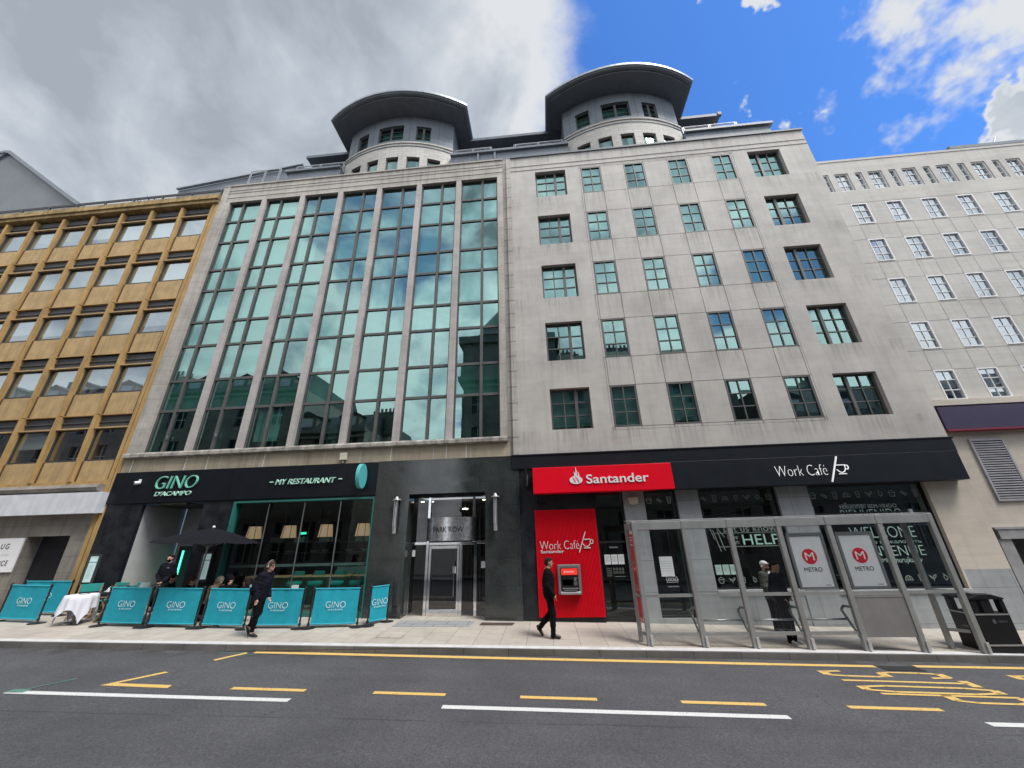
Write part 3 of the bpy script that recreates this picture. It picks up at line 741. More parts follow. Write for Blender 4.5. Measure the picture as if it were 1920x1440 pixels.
# ground floor: black restaurant front
b = MB(GB)
b.holes(-15.40, -5.60, -.3, 3.68, [(-14.0, -11.70, -.3, 3.66, .12), (-10.60, -5.62, .15, 3.62, .12)], -.02, .12)
b.quad((-15.40, -.02, -.3), (-15.40, .6, -.3), (-15.40, .6, 4.0), (-15.40, -.02, 4.0))
b.build('shopfront_wall', SLATE, gb)
b = MB(GB); b.box(-15.40, -5.62, -.07, .1, 3.68, 4.76)
for x in (-13.2, -10.9, -8.4): b.box(x, x+.006, -.073, -.06, 3.70, 4.74)
b.build('shopfront_fascia', FASC_G, gb)
b = MB(GB)
b.box(-10.60, -10.50, -.05, .16, .15, 3.62); b.box(-5.68, -5.63, -.05, .16, .15, 3.62); b.box(-10.50, -5.68, -.05, .16, 3.56, 3.62); b.box(-10.50, -5.68, -.04, .16, .10, .30)
so = b.build('shop_window', TEAL, gb)
p = MB(GB)
for q0, q1 in ((-10.50, -9.40), (-9.395, -8.13), (-8.125, -6.86), (-6.855, -5.68)): p.quad((q0, .10, .3), (q1, .10, .3), (q1, .10, 3.56), (q0, .10, 3.56))
p.build('pane', SGLASS, so)
p = MB(GB)
for q in (-9.3975, -8.1275, -6.8575): p.box(q-.012, q+.012, .085, .12, .3, 3.52)
p.build('glazing_bar', STEEL, so)
# entrance recess
b = MB(GB)
b.quad((-14.0, .10, -.1), (-14.0, 1.7, -.1), (-14.0, 1.7, 3.66), (-14.0, .10, 3.66), 0)
b.quad((-13.95, 1.7, -.1), (-11.6, 1.7, -.1), (-11.6, 1.7, 3.66), (-13.95, 1.7, 3.66), 1)
b.quad((-11.72, .10, -.1), (-11.72, 1.7, -.1), (-11.72, 1.7, 3.66), (-11.72, .10, 3.66), 2)
b.quad((-14.0, .1, 3.6), (-11.7, .1, 3.6), (-11.7, 1.7, 3.6), (-14.0, 1.7, 3.6), 2)
b.quad((-14.0, .1, .34), (-11.7, .1, .29), (-11.7, 1.7, .29), (-14.0, 1.7, .34), 2)
b.build('entrance_recess', [mat('pale lobby wall', (.46, .47, .46), .8, var=.08), mat('grey lobby wall', (.26, .275, .265), .8, var=.1), INTD], gb)
b = MB(GB)
b.box(-13.75, -12.75, 1.62, 1.69, .35, 2.25, 0); b.box(-13.62, -12.9, 1.60, 1.63, .5, 2.12, 1)
b.box(-13.55, -13.50, 1.57, 1.60, 1.3, 2.1, 2)
b.box(-12.45, -12.1, 1.64, 1.69, 1.9, 2.05, 0); b.box(-12.4, -12.2, 1.64, 1.69, 2.9, 3.05, 0)
b.build('entrance_door', [DARK, mat('dark green door glass', (.01, .06, .05), .15), mat('green strip light', (.1, .6, .45), .5, emit=(.1, .9, .6), es=1.6)], gb)
# restaurant interior
b = MB(GB)
b.quad((-11.6, 4.5, -.2), (-5.6, 4.5, -.2), (-5.6, 4.5, 3.7), (-11.6, 4.5, 3.7), 0)
b.quad((-11.6, .14, 3.64), (-5.6, .14, 3.64), (-5.6, 4.5, 3.64), (-11.6, 4.5, 3.64), 0)
b.quad((-11.6, .14, .16), (-5.6, .14, .16), (-5.6, 4.5, .16), (-11.6, 4.5, .16), 0)
b.quad((-5.66, .14, .16), (-5.66, 4.5, .16), (-5.66, 4.5, 3.64), (-5.66, .14, 3.64), 0)
b.quad((-11.6, .14, .16), (-11.6, 4.5, .16), (-11.6, 4.5, 3.64), (-11.6, .14, 3.64), 0)
b.box(-10.45, -5.75, 1.2, 1.26, .16, 1.15, 1)
for k in range(7): b.box(-9.9+.62*k, -9.86+.62*k, .9, .94, 2.9, 3.62, 2)
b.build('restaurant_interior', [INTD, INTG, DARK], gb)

# polished granite entrance bay
b = MB(GB)
b.holes(-5.62, -.82, -.4, 4.78, [(-4.46, -1.93, -.4, 3.65, .5)], -.06, .5)
b.quad((-.82, -.06, -.4), (-.82, .3, -.4), (-.82, .3, 4.78), (-.82, -.06, 4.78))
b.quad((-5.62, -.06, 4.78), (-.82, -.06, 4.78), (-.82, .1, 4.78), (-5.62, .1, 4.78))
b.build('granite_entrance', BLACKG, gb)
b = MB(GB)
b.box(-4.72, -4.52, -.075, -.05, .45, 1.2)
b.build('entry_panel', mat('dull steel', (.10, .105, .11), .35, .8), gb)
e = MB(GB); Y = .44
for x0, x1 in ((-4.46, -4.40), (-3.93, -3.84), (-2.36, -2.27)): e.box(x0, x1, Y-.05, Y+.05, .0, 2.16)
e.box(-3.93, -3.84, Y-.05, Y+.05, 2.16, 3.6); e.box(-2.42, -2.33, Y-.05, Y+.05, 2.16, 3.6)
e.box(-4.40, -3.93, Y-.05, Y+.05, 2.10, 2.18); e.box(-2.27, -1.94, Y-.05, Y+.05, 2.10, 2.18); e.box(-3.84, -2.36, Y-.04, Y+.05, 2.08, 2.16)
for x0, x1 in ((-4.40, -3.93), (-3.84, -2.83), (-2.73, -2.36), (-2.27, -1.93)): e.box(x0, x1, Y-.03, Y+.03, .03, .10)
e.box(-2.83, -2.73, Y-.05, Y+.05, .0, 2.08)
hd_ = MB(GB); hd_.box(-4.46, -1.93, .30, .60, 3.57, 3.66); hd_.build('entrance_header', SLATE, gb)
eo = e.build('entrance_frame', CHROME, gb, bevel=.006)
p = MB(GB)
for x0, x1, z0, z1 in ((-4.40, -3.93, .1, 2.1), (-2.73, -2.36, .1, 2.08), (-2.27, -1.93, .1, 2.1), (-4.46, -3.93, 2.18, 3.62), (-3.84, -2.42, 2.9, 3.62), (-2.33, -1.93, 2.18, 3.62)):
    p.quad((x0, Y, z0), (x1, Y, z0), (x1, Y, z1), (x0, Y, z1))
p.build('pane', glass_mat('lobby glass', .04, (.9, .9, .9), (.62, .62, .60)), eo)
d = MB(GB)
d.box(-3.83, -3.75, Y-.035, Y+.02, .04, 2.06); d.box(-2.91, -2.84, Y-.035, Y+.02, .04, 2.06); d.box(-3.75, -2.91, Y-.035, Y+.02, .04, .27); d.box(-3.75, -2.91, Y-.035, Y+.02, 1.97, 2.06)
do = d.build('entrance_door', CHROME, gb, bevel=.005)
p = MB(GB); p.quad((-3.75, Y-.01, .27), (-2.91, Y-.01, .27), (-2.91, Y-.01, 1.97), (-3.75, Y-.01, 1.97)); p.build('pane', glass_mat('door glass', .07, (.9, .9, .9), (.45, .45, .44)), do)
p = MB(GB); p.cyl((-2.98, Y-.10, .62), (-2.98, Y-.10, 1.6), .016); p.cyl((-2.98, Y-.1, .7), (-2.98, Y, .7), .01); p.cyl((-2.98, Y-.1, 1.5), (-2.98, Y, 1.5), .01); p.build('handle', CHROME, do)
# bowed steel name drum over the door
e = MB(GB); N = 28; vs = []; fs = []
for i in range(N+1):
    a = R(-80)+R(160)*i/N; vs += [(-3.13+.80*math.sin(a), .42-.46*math.cos(a), 2.22), (-3.13+.80*math.sin(a), .42-.46*math.cos(a), 2.90)]
fs = [(2*i, 2*i+2, 2*i+3, 2*i+1) for i in range(N)] + [tuple(range(0, 2*N+2, 2)), tuple(range(2*N+1, 0, -2))]
e.add(vs, fs)
for z in (2.20, 2.86):
    for i in range(N):
        a, a2 = R(-80)+R(160)*i/N, R(-80)+R(160)*(i+1)/N
        e.bar((-3.13+.81*math.sin(a), .42-.47*math.cos(a), z+.02), (-3.13+.81*math.sin(a2), .42-.47*math.cos(a2), z+.02), .02, .04)
dr = e.build('name_drum', mat('rippled steel', (.88, .88, .88), .30, 1.0, var=.3, vs=9, bump=.25, bs=5), gb)
t = MB(GB); t.text('PARK ROW', -3.62, -2.64, 2.45, 2.62, 0, .012)
t.v = [(-3.13+.803*math.sin(math.asin((x+3.13)/.80)), .42-.463*math.cos(math.asin((x+3.13)/.80))+y, z) for x, y, z in t.v]
t.build('lettering', DARK, dr)
b = MB(GB)
b.quad((-4.46, 3.2, -.1), (-1.93, 3.2, -.1), (-1.93, 3.2, 3.64), (-4.46, 3.2, 3.64), 0)
for x in (-4.46, -1.93): b.quad((x, .44, -.1), (x, 3.2, -.1), (x, 3.2, 3.64), (x, .44, 3.64), 0)
b.quad((-4.46, .50, 3.50), (-1.93, .50, 3.50), (-1.93, 3.2, 3.50), (-4.46, 3.2, 3.50), 1); b.cyl((-2.80, 1.0, 3.24), (-2.80, 1.0, 3.5), .006, n=6, m=3)
b.quad((-4.46, -.05, .055), (-1.93, -.05, .045), (-1.93, 3.2, .045), (-4.46, 3.2, .055), 2)
for k in range(9): b.box(-3.6+.16*k, -3.56+.16*k, 3.1, 3.19, .1, 3.5, 3)
for k in range(4): b.box(-2.3, -1.95, 1.4+.35*k, 1.75+.35*k, .1, .25+.17*k, 2)
b.build('lobby_interior', [mat('lobby wall', (.06, .06, .06), .7), mat('lobby ceiling', (.09, .09, .085), .8), mat('lobby floor', (.16, .16, .155), .4), mat('slat', (.14, .14, .135), .6)], gb)
b = MB(GB)
for x, y, z in ((-4.3, .9, 3.475), (-3.98, .95, 3.475), (-2.12, .9, 3.475)): b.cyl((x, y, z), (x, y, z+.03), .06, n=14)
b.lathe((-2.80, 1.0, 3.20), [(.10, 0), (.11, .02), (.05, .04)], 18)
b.build('downlight', LAMPON, gb)

# ================================================================== stone office block
SB = (5.7, 0, gz(5.7, 0))
sb = empty('office_building', SB, 'pale stone office block with five rows of green six-pane windows above a black bank fascia', 'building')
ROWS = [(16.48, 18.07), (13.72, 15.34), (11.0, 12.62), (8.24, 9.87), (5.62, 7.13)]
SM = [(2.48, 3.385), (4.43, 5.335), (6.385, 7.27), (8.31, 9.20)]
EN = [(.37, 1.77), (9.92, 11.31)]
zone = (2.40, 9.28, 5.52, 18.15)
b = MB(SB)
hs = [(a, c, z0, z1, .30) for a, c in EN for z0, z1 in ROWS]
b.holes(-.78, 12.57, 4.75, 19.12, hs + [(*zone, .03)], 0, .3)
b.quad((12.57, 0, -.6), (12.57, 9, -.6), (12.57, 9, 19.12), (12.57, 0, 19.12))
b.box(-.78, 12.57, -.02, 0, 18.52, 18.55); b.box(-.78, 12.57, -.02, 0, 18.25, 18.265)
b.holes(zone[0], zone[1], zone[2], zone[3], [(a, c, z0, z1, .11) for a, c in SM for z0, z1 in ROWS], .03, .11)
b.build('wall', STONE, sb)
b = MB(SB)                                                          # raised ashlar panels with open joints
xs = [zone[0]] + [v for s_ in SM for v in s_] + [zone[1]]
zs = sorted([zone[2], zone[3]] + [v for r_ in ROWS for v in r_]); J = .010
for i in range(len(xs)-1):
    for j in range(len(zs)-1):
        if i % 2 == 1 and j % 2 == 1: continue
        b.box(xs[i]+J, xs[i+1]-J, .002, .03, zs[j]+J, zs[j+1]-J)
b.build('stone_panels', STONE, sb)
b = MB(SB); b.box(-.78, 12.60, -.06, .4, 19.12, 19.19); b.box(-.78, 12.62, -.04, .5, 19.19, 19.24); b.build('coping', ZINC_D, sb)
b = MB(SB)                                                          # projecting joint strip between the two fronts
b.box(-1.15, -.98, .05, .6, 4.76, 19.1, 0); b.box(-.98, -.78, -.035, .6, 4.76, 19.1, 0)
for z in np.arange(5.4, 19, .62): b.box(-1.152, -.776, -.038, -.034, z, z+.012, 1)
b.build('joint_pilaster', [STONE_D, DARK], sb)
rr = random.Random(11)
BLK = {(0,0):.9,(0,1):1,(0,2):.9,(1,2):.75,(2,2):.5,(3,0):.25,(4,0):.3}
for ri, (z0, z1) in enumerate(ROWS):
    for ci, (x0, x1) in enumerate([EN[0]] + SM + [EN[1]]):
        big = ci in (0, 5); yg = .20 if big else .055
        f = MB(SB); fr = .06
        f.box(x0, x0+fr, yg-.05, yg+.06, z0, z1); f.box(x1-fr, x1, yg-.05, yg+.06, z0, z1)
        f.box(x0+fr, x1-fr, yg-.05, yg+.06, z0, z0+fr); f.box(x0+fr, x1-fr, yg-.05, yg+.06, z1-fr, z1)
        h = (z1-z0-2*fr)/3
        nb = 3 if big else 2
        vx = [x0+fr+(x1-x0-2*fr)*k/nb for k in range(1, nb)]
        for k, v in enumerate(vx):
            wd = .05 if (big and k == (1 if ci == 0 else 0)) else .018
            f.box(v-wd, v+wd, yg-.04-(.02 if wd > .03 else 0), yg+.05, z0+fr, z1-fr)
        for k in (1, 2):
            zz_ = z0+fr+h*k; e_ = [x0+fr]+vx+[x1-fr]
            for q in range(len(e_)-1): f.box(e_[q]+.02, e_[q+1]-.02, yg-.03, yg+.045, zz_-.018, zz_+.018)
        fo = f.build('window', FRAME, sb)
        p = MB(SB); e_ = [x0+fr]+vx+[x1-fr]
        for q in range(len(e_)-1):
            for k in range(3):
                t1, t2 = rr.uniform(-.002, .002), rr.uniform(-.002, .002)
                p.add([(e_[q], yg+t1, z0+fr+h*k), (e_[q+1], yg-t1, z0+fr+h*k), (e_[q+1], yg-t1+t2, z0+fr+h*(k+1)), (e_[q], yg+t1+t2, z0+fr+h*(k+1))], [(0, 1, 2, 3)])
        p.build('pane', TGLASS2, fo)
        fr_ = BLK.get((4-ri, ci), rr.choice([0, .3, .55, .8, 1, 1]) if ri < 3 else rr.choice([0, 0, .25, .3]))
        if fr_ > 0:
            s_ = MB(SB); zt = z1-.03; nsl = int((z1-z0)*fr_/.06)
            for k in range(max(nsl, 1)): s_.box(x0+.03, x1-.03, yg+.12, yg+.135, zt-.06*k-.052, zt-.06*k)
            s_.build('blind', BLIND, fo)
b = MB(SB)
for z in (4.9, 7.5, 10.2, 12.95, 15.65, 18.3): b.box(-.7, 12.5, .42, 5, z, z+.3, 0)
b.quad((-.7, 4.2, 4.8), (12.5, 4.2, 4.8), (12.5, 4.2, 18.6), (-.7, 4.2, 18.6), 1)
for x in (-.7, 2.1, 5.9, 9.6, 12.5): b.quad((x, .42, 4.8), (x, 4.2, 4.8), (x, 4.2, 18.6), (x, .42, 18.6), 1)
b.build('office_interior', [mat('ceiling tiles', (.42, .43, .41), .9), mat('office wall tone', (.16, .18, .17), .9, var=.25)], sb)
b = MB(SB)
b.box(-1.0, 12.5, .4, 14, 18.9, 19.0)
b.box(-.95, 2.25, 1.15, 9, 18.9, 21.35); b.box(8.2, 12.35, 1.15, 9, 18.9, 21.35)
b.box(-.95, 2.25, 1.02, 1.3, 21.28, 21.42); b.box(8.2, 12.5, 1.02, 1.3, 21.28, 21.42)
b.box(-.95, 11.05, 3.0, 9, 21.35, 24.30); b.box(10.9, 10.98, 2.7, 2.78, 21.4, 24.1)
b.build('attic', ZINC, sb)
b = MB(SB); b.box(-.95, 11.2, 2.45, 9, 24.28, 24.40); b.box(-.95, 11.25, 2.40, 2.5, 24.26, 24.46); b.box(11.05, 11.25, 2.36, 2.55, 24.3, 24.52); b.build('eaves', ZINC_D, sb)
balustrade(SB, sb, -.6, 2.0, 1.5, 21.4, .85); balustrade(SB, sb, 8.4, 11.1, 1.5, 21.4, .85)
tower(SB, sb, 5.15)
# bank front
b = MB(SB); b.box(-1.04, 12.56, -.09, .3, 4.33, 4.75); b.box(-1.06, 12.60, -.11, .3, 4.75, 4.80, 0)
b.box(3.4, 12.27, -.36, .05, 3.49, 4.32); b.box(1.53, 3.4, -.05, .4, 3.50, 4.33)
b.build('fascia', FASC, sb, bevel=.008)
b = MB(SB); b.box(-.82, 1.53, -.02, .5, -.35, 4.33)
b.build('slate_wall', SLATE, sb)
b = MB(SB)                                                          # stone piers and plinth, y=0 front
b.box(2.44, 3.08, 0, .5, -.4, 3.52); b.box(4.07, 4.73, 0, .5, -.4, 3.52); b.box(7.06, 7.97, 0, .5, -.4, 3.52)
b.box(4.73, 7.06, .02, .5, -.5, .66); b.box(7.97, 11.34, .02, .5, -.6, .60); b.box(3.08, 4.07, .02, .5, -.5, .04)
b.box(11.34, 12.57, 0, .5, -.6, 1.13)
b.build('granite_piers', PIERST, sb)
b = MB(SB); b.box(4.73, 7.06, -.03, .3, .66, .72); b.box(7.97, 11.36, -.03, .3, .60, .67); b.build('window_sill', mat('sill grey', (.42, .43, .43), .6, var=.1), sb)
b = MB(SB); b.box(11.36, 12.57, 0, .5, 1.13, 3.52); b.box(11.30, 11.36, -.01, .4, .67, 3.52); b.build('stone_pier', STONE_C, sb)
for x0, x1, z0, z1, mid in ((3.08, 4.07, .04, 3.5, (.60,)), (4.73, 7.06, .72, 3.5, ()), (7.97, 11.30, .67, 3.5, ())):
    f = MB(SB); f.box(x0, x0+.04, .10, .2, z0, z1); f.box(x1-.04, x1, .10, .2, z0, z1); f.box(x0+.04, x1-.04, .10, .2, z1-.04, z1); f.box(x0+.04, x1-.04, .10, .2, z0, z0+.04)
    f.box(x0+.04, x1-.04, .12, .18, 2.66, 2.70)
    for z in mid: f.box(x0+.04, x1-.04, .10, .19, z-.03, z+.03)
    fo = f.build('shop_window', DARK, sb)
    p = MB(SB); p.quad((x0+.04, .15, z0), (x1-.04, .15, z0), (x1-.04, .15, z1), (x0+.04, .15, z1)); p.build('pane', SGLASS, fo)
b = MB(SB)
b.box(1.53, 1.58, .10, .2, -.05, 3.5); b.box(2.40, 2.44, .10, .2, -.05, 3.5); b.box(1.58, 2.40, .11, .19, 2.02, 2.08); b.box(1.58, 2.40, .10, .2, -.05, .1)
dd = b.build('door', DARK, sb)
p = MB(SB); p.quad((1.58, .15, .1), (2.40, .15, .1), (2.40, .15, 3.48), (1.58, .15, 3.48)); p.build('pane', SGLASS, dd)
p = MB(SB); p.box(1.85, 2.1, .06, .10, 1.88, 1.92); p.build('door_closer', STEEL, dd)
b = MB(SB)
b.quad((1.5, 4.5, -.3), (11.5, 4.5, -.3), (11.5, 4.5, 3.6), (1.5, 4.5, 3.6), 0)
for x in (1.52, 11.4): b.quad((x, .2, -.3), (x, 4.5, -.3), (x, 4.5, 3.6), (x, .2, 3.6), 0)
b.quad((1.5, .2, 3.54), (11.5, .2, 3.54), (11.5, 4.5, 3.54), (1.5, 4.5, 3.54), 0)
b.quad((1.5, .2, -.02), (11.5, .2, -.1), (11.5, 4.5, -.1), (1.5, 4.5, -.02), 0)
b.box(4.8, 11.2, .5, .6, 3.0, 3.5, 1); b.box(3.1, 4.05, .5, .6, 3.0, 3.5, 1)
b.bar((4.9, 1.5, 2.75), (7.0, 1.9, 2.95), .03, .03, 2); b.bar((4.9, 1.7, 2.95), (7.0, 1.5, 2.72), .03, .03, 2); b.bar((5.2, 1.9, 2.7), (6.9, 1.6, 3.0), .03, .03, 2)
b.bar((8.2, 1.5, 2.75), (9.4, 1.9, 3.0), .03, .03, 2)
b.box(9.2, 11.0, 1.6, 2.2, 0, .75, 3)
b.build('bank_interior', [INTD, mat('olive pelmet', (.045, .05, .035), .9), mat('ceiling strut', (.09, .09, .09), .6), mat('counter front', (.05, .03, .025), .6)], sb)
b = MB(SB)
for x, y in ((3.55, 1.2), (3.3, 1.6), (10.4, 1.2)): b.cyl((x, y, 3.50), (x, y, 3.53), .05, n=12)
b.build('downlight', LAMPON, sb)

# ================================================================== ochre office block
OB = (-21.0, 0, gz(-21, 0))
ob_ = empty('office_building', OB, 'ochre stone office block with grid of square windows and a grey stone ground floor', 'building')
mx_ = [-15.78 - 1.622*k for k in range(10)]                         # right edges of bays
OR = [(17.90, 17.33, 16.12, 15.22), (15.20, 14.65, 13.47, 12.45), (12.42, 11.93, 10.76, 9.80), (9.80, 9.25, 8.04, 7.10), (7.07, 6.56, 5.30, 4.52)]
b = MB(OB)
b.box(-15.72, -15.37, -.03, 3, -.2, 18.0, 0); b.box(-15.56, -15.545, -.034, -.02, -.2, 18.0, 2)
xl_ = -31.0
for (zt, zl, zb, zp) in OR:                                         # spandrels, set back of the fins
    b.box(xl_, -15.72, .06, .5, zp, zb-.02, 1)
for k in range(1, 10):
    x = mx_[k]+.12
    for (zt, zl, zb, zp) in OR:
        b.box(x-.11, x-.05, .04, .07, zp+.02, zb-.02, 2); b.box(x+.13, x+.19, .04, .07, zp+.02, zb-.02, 2)
for (zt, zl, zb, zp) in OR: b.box(-15.85, -15.80, .045, .07, zp+.06, zb-.02, 2)
b.box(xl_, -15.72, .0, .5, 4.38, 4.52, 0)
for z in (15.20, 12.43, 9.80, 7.08): b.box(xl_, -15.72, .03, .5, z, z+.03, 0)
b.box(xl_, -15.37, .5, .6, 4.4, 18.0, 2)
b.build('wall', [OCHRE, OCHRE2, mat('deep groove', (.10, .055, .022), .9)], ob_)
for k in range(1, 10):                                              # tapered fins, one per bay line
    b = MB(OB); x = mx_[k]+.12
    for (zt, zl, zb, zp) in OR:
        b.prismx([(-.035, zp), (-.05, zb), (-.07, zl), (-.07, zt), (.5, zt), (.5, zp)], x-.03, x+.11)
    b.build('fin', OCHRE, ob_, bevel=.008)
b = MB(OB)
b.box(xl_, -15.37, -.14, .5, 18.0, 18.18); b.box(xl_, -15.35, -.22, .5, 18.18, 18.46); b.build('cornice', OCHRED, ob_)
b = MB(OB)
for zs_ in OR: b.box(xl_, -15.74, -.005, .3, zs_[1]-.03, zs_[1]+.02)
b.build('transom_ledge', OCHRE2, ob_)
b = MB(OB)
for (zt, zl, zb, zp) in OR: b.box(xl_, -15.74, .13, .3, zl+.02, zt); b.box(xl_, -15.74, .09, .13, (zl+zt)/2-.02, (zl+zt)/2+.02)
b.build('lintel_panel', mat('slate grey panel', (.07, .07, .072), .6, var=.15), ob_)
rr = random.Random(5)
for ri, (zt, zl, zb, zp) in enumerate(OR):
    for k in range(9):
        x1 = mx_[k]+.09 if k else -15.74; x0 = mx_[k+1]+.23
        f = MB(OB); z0, z1 = zb-.02, zl+.0
        f.box(x0, x0+.05, .09, .15, z0, z1); f.box(x1-.05, x1, .09, .15, z0, z1); f.box(x0+.05, x1-.05, .09, .15, z1-.06, z1); f.box(x0+.05, x1-.05, .06, .15, z0, z0+.06)
        fo = f.build('window', mat('dark bronze frame', (.045, .045, .047), .5) if 'dark bronze frame' not in bpy.data.materials else bpy.data.materials['dark bronze frame'], ob_)
        p = MB(OB); t1 = rr.uniform(-.004, .004)
        p.add([(x0+.05, .125+t1, z0+.06), (x1-.05, .125-t1, z0+.06), (x1-.05, .125-t1, z1-.06), (x0+.05, .125+t1, z1-.06)], [(0, 1, 2, 3)])
        p.build('pane', OGLASS, fo)
        q = [1, 1, 1, .7, .5][ri]
        if rr.random() < q:
            s_ = MB(OB); w0 = x0+.08; fr_ = rr.choice([1, 1, .8, .65]) if ri < 4 else .55
            if ri == 1:
                while w0 < x1-.12: s_.box(w0, w0+.10, .20, .24, z0+.05, z1-.05); w0 += .115
            else: s_.box(w0, x1-.08, .19, .21, z1-.05-(z1-z0-.1)*fr_, z1-.05)
            s_.build('blind', BLIND, fo)
b = MB(OB)
for z in (4.6, 7.1, 9.8, 12.45, 15.2, 17.95): b.box(xl_, -15.4, .26, 4, z-.25, z+.0, 0)
b.quad((xl_, 4, 4), (-15.4, 4, 4), (-15.4, 4, 18.2), (xl_, 4, 18.2), 1)
b.quad((-15.42, .6, 4), (-15.42, 4, 4), (-15.42, 4, 18.2), (-15.42, .6, 18.2), 1)
b.box(xl_, -15.36, .5, 14, 18.3, 18.4, 0)
b.build('office_interior', [mat('ceiling plaster', (.4, .4, .4), .9), mat('office back wall', (.18, .18, .18), .9)], ob_)
b = MB(OB)
b.box(xl_, -15.37, .05, .3, 18.46, 18.62)
for z in (18.72, 19.02, 19.10): b.bar((xl_, .1, z), (-15.37, .1, z), .05, .05)
for k in range(11):
    x = -15.6-1.62*k; b.bar((x, .1, 18.5), (x, .1, 19.12), .06, .06); b.bar((x-.02, .1, 19.08), (x-.30, .5, 18.5), .04, .04)
b.build('roof_railing', mat('rail grey', (.06, .065, .07), .5), ob_)
b = MB(OB); b.box(xl_, -15.5, 1.5, 6, 18.4, 19.05); b.build('roof_upstand', ZINC, ob_)
b = MB(OB)
b.holes(xl_, -15.72, -.2, 4.38, [(-17.98, -16.36, -.2, 2.69, .4)], .0, .4)
b.prismx([(-.26, 4.16), (-.30, 4.26), (-.22, 4.38), (.1, 4.38), (.1, 4.10), (-.05, 4.10)], xl_, -15.72, 0)
b.build('ground_floor_wall', SLUGST, ob_)
b = MB(OB); b.prismx([(-.02, 4.08), (-.28, 4.09), (-.31, 3.38), (-.28, 3.37), (-.02, 3.40)], -27, -15.42); b.build('awning', mat('pale awning box', (.62, .63, .66), .6, var=.08, streak=.1), ob_)
b = MB(OB)
b.box(-18.0, -16.34, .42, .5, -.2, 2.7, 0); b.box(-17.55, -16.55, .36, .42, .3, 2.3, 1); b.box(-17.2, -16.7, .345, .36, .95, 1.0, 0); b.box(-16.75, -16.70, .30, .345, 1.25, 1.45, 2)
b.build('door', [DARK, mat('black door', (.008, .009, .014), .4), STEEL], ob_, bevel=.01)
b = MB((-18.95, -.03, 1.6)); b.box(-19.92, -18.03, -.05, -.005, 1.59, 2.65, 0)
sg = b.build('pub_sign', [WHITE]); tag(sg, 'white board sign with tall grey letters by the dark pub doorway', 'sign')
t = MB((-18.95, -.03, 1.6)); t.text('SLUG', -19.05, -18.47, 2.31, 2.48, -.052, .006, spacing=1.3); t.text('&', -18.84, -18.72, 2.06, 2.20, -.052, .006); t.text('LETTUCE', -19.12, -18.27, 1.79, 1.95, -.052, .006, spacing=1.25)
t.box(-18.66, -18.36, -.055, -.051, 2.125, 2.13); t.box(-19.25, -18.92, -.055, -.051, 2.125, 2.13)
t.build('lettering', mat('charcoal lettering', (.07, .07, .075), .6), sg)
# spiky plant on the roof terrace
b = MB((-19.9, .5, 18.5)); rr = random.Random(2)
for i in range(70):
    a, e, L = rr.uniform(0, 6.28), rr.uniform(.15, 1.3), rr.uniform(.45, .85)
    d = Vector((math.cos(a)*math.cos(e), math.sin(a)*math.cos(e), math.sin(e))); s_ = Vector((-math.sin(a), math.cos(a), 0))*.03
    c = Vector((-19.9, .5, 18.72)); b.add([c-s_, c+s_, c+d*L*.6+s_*.8, c+d*L-Vector((0, 0, .1*L)), c+d*L*.6-s_*.8], [(0, 1, 2, 3, 4)])
b.cyl((-19.9, .5, 18.42), (-19.9, .5, 18.75), .16, .2)
tag(b.build('roof_plant', mat('reddish spiky leaves', (.09, .05, .055), .7, var=.4, vs=9), recalc=False), 'reddish spiky plant by the railing on the ochre roof terrace', 'plant')
b = MB((-24.5, .6, 18.5)); rr = random.Random(4)
for i in range(120):
    x = rr.uniform(-26, -21.6); z = 18.6+rr.uniform(0, .42); a = rr.uniform(0, 6.28); r_ = rr.uniform(.05, .11)
    b.add([(x+r_*math.cos(a), .5+rr.uniform(-.2, .2), z+r_*math.sin(a)), (x-r_*math.sin(a), .55, z+r_*math.cos(a)), (x-r_*math.cos(a), .6, z-r_*math.sin(a))], [(0, 1, 2)])
b.box(-26, -21.6, .4, .7, 18.41, 18.6)
tag(b.build('planter_box', mat('dull terrace leaves', (.05, .055, .04), .8, var=.4, vs=8), recalc=False), 'long low planter with straggly leaves along the ochre roof railing', 'planter')

# grey gable roof far beyond
GG_ = (-46, 9, 0)
gg = empty('grey_roofed_building', GG_, 'big grey sheet metal gable rising behind the ochre building', 'building')
b = MB(GG_)
prof = [(-62, 0), (-36.0, 0), (-36.0, 28.0), (-38.9, 29.9), (-48.6, 37.1), (-49.0, 37.4), (-49.5, 37.55), (-50.0, 37.5), (-50.5, 37.3), (-62, 36)]
b.prism(prof, 8, 30); b.build('gable_wall', GABLE, gg)
b = MB(GG_)
for (x0, z0), (x1, z1) in zip(prof[2:-1], prof[3:]): b.bar((x0, 7.9, z0), (x1, 7.9, z1), .35, .30)
b.bar((-49.6, 7.95, 37.5), (-56.0, 7.95, 29.8), .3, .3)
b.build('verge', ZINC, gg)

# ================================================================== pale sash-windowed building
RB = (18, .6, gz(18, 0))
rb = empty('office_building', RB, 'pale rendered building with white sash windows and a dark purple fascia', 'building')
b = MB(RB); Y = .6
RR = [(13.97, 15.08), (12.03, 13.15), (10.06, 11.19), (8.10, 9.23), (6.17, 7.28)]
cx_ = [13.69+1.385*k for k in range(9)]
hs = [(x, x+.66, z0, z1, .06) for x in cx_ for z0, z1 in RR]
top = [(13.10+1.40*k, 13.10+1.40*k+.29) for k in range(9)]; topw = [(13.64+1.40*k, 13.64+1.40*k+.575) for k in range(9)]
hs += [(a, c, 15.85, 16.89, .12) for a, c in top + topw]
b.holes(12.0, 27, 6.12, 17.72, hs, Y, .06)
b.box(12.0, 27, Y-.02, Y+.4, 17.62, 17.74)
b.quad((12.0, Y, 17.72), (27, Y, 17.72), (27, 12, 17.72), (12.0, 12, 17.72))
xe = [12.6] + cx_
gr = [z for r_ in RR for z in r_]
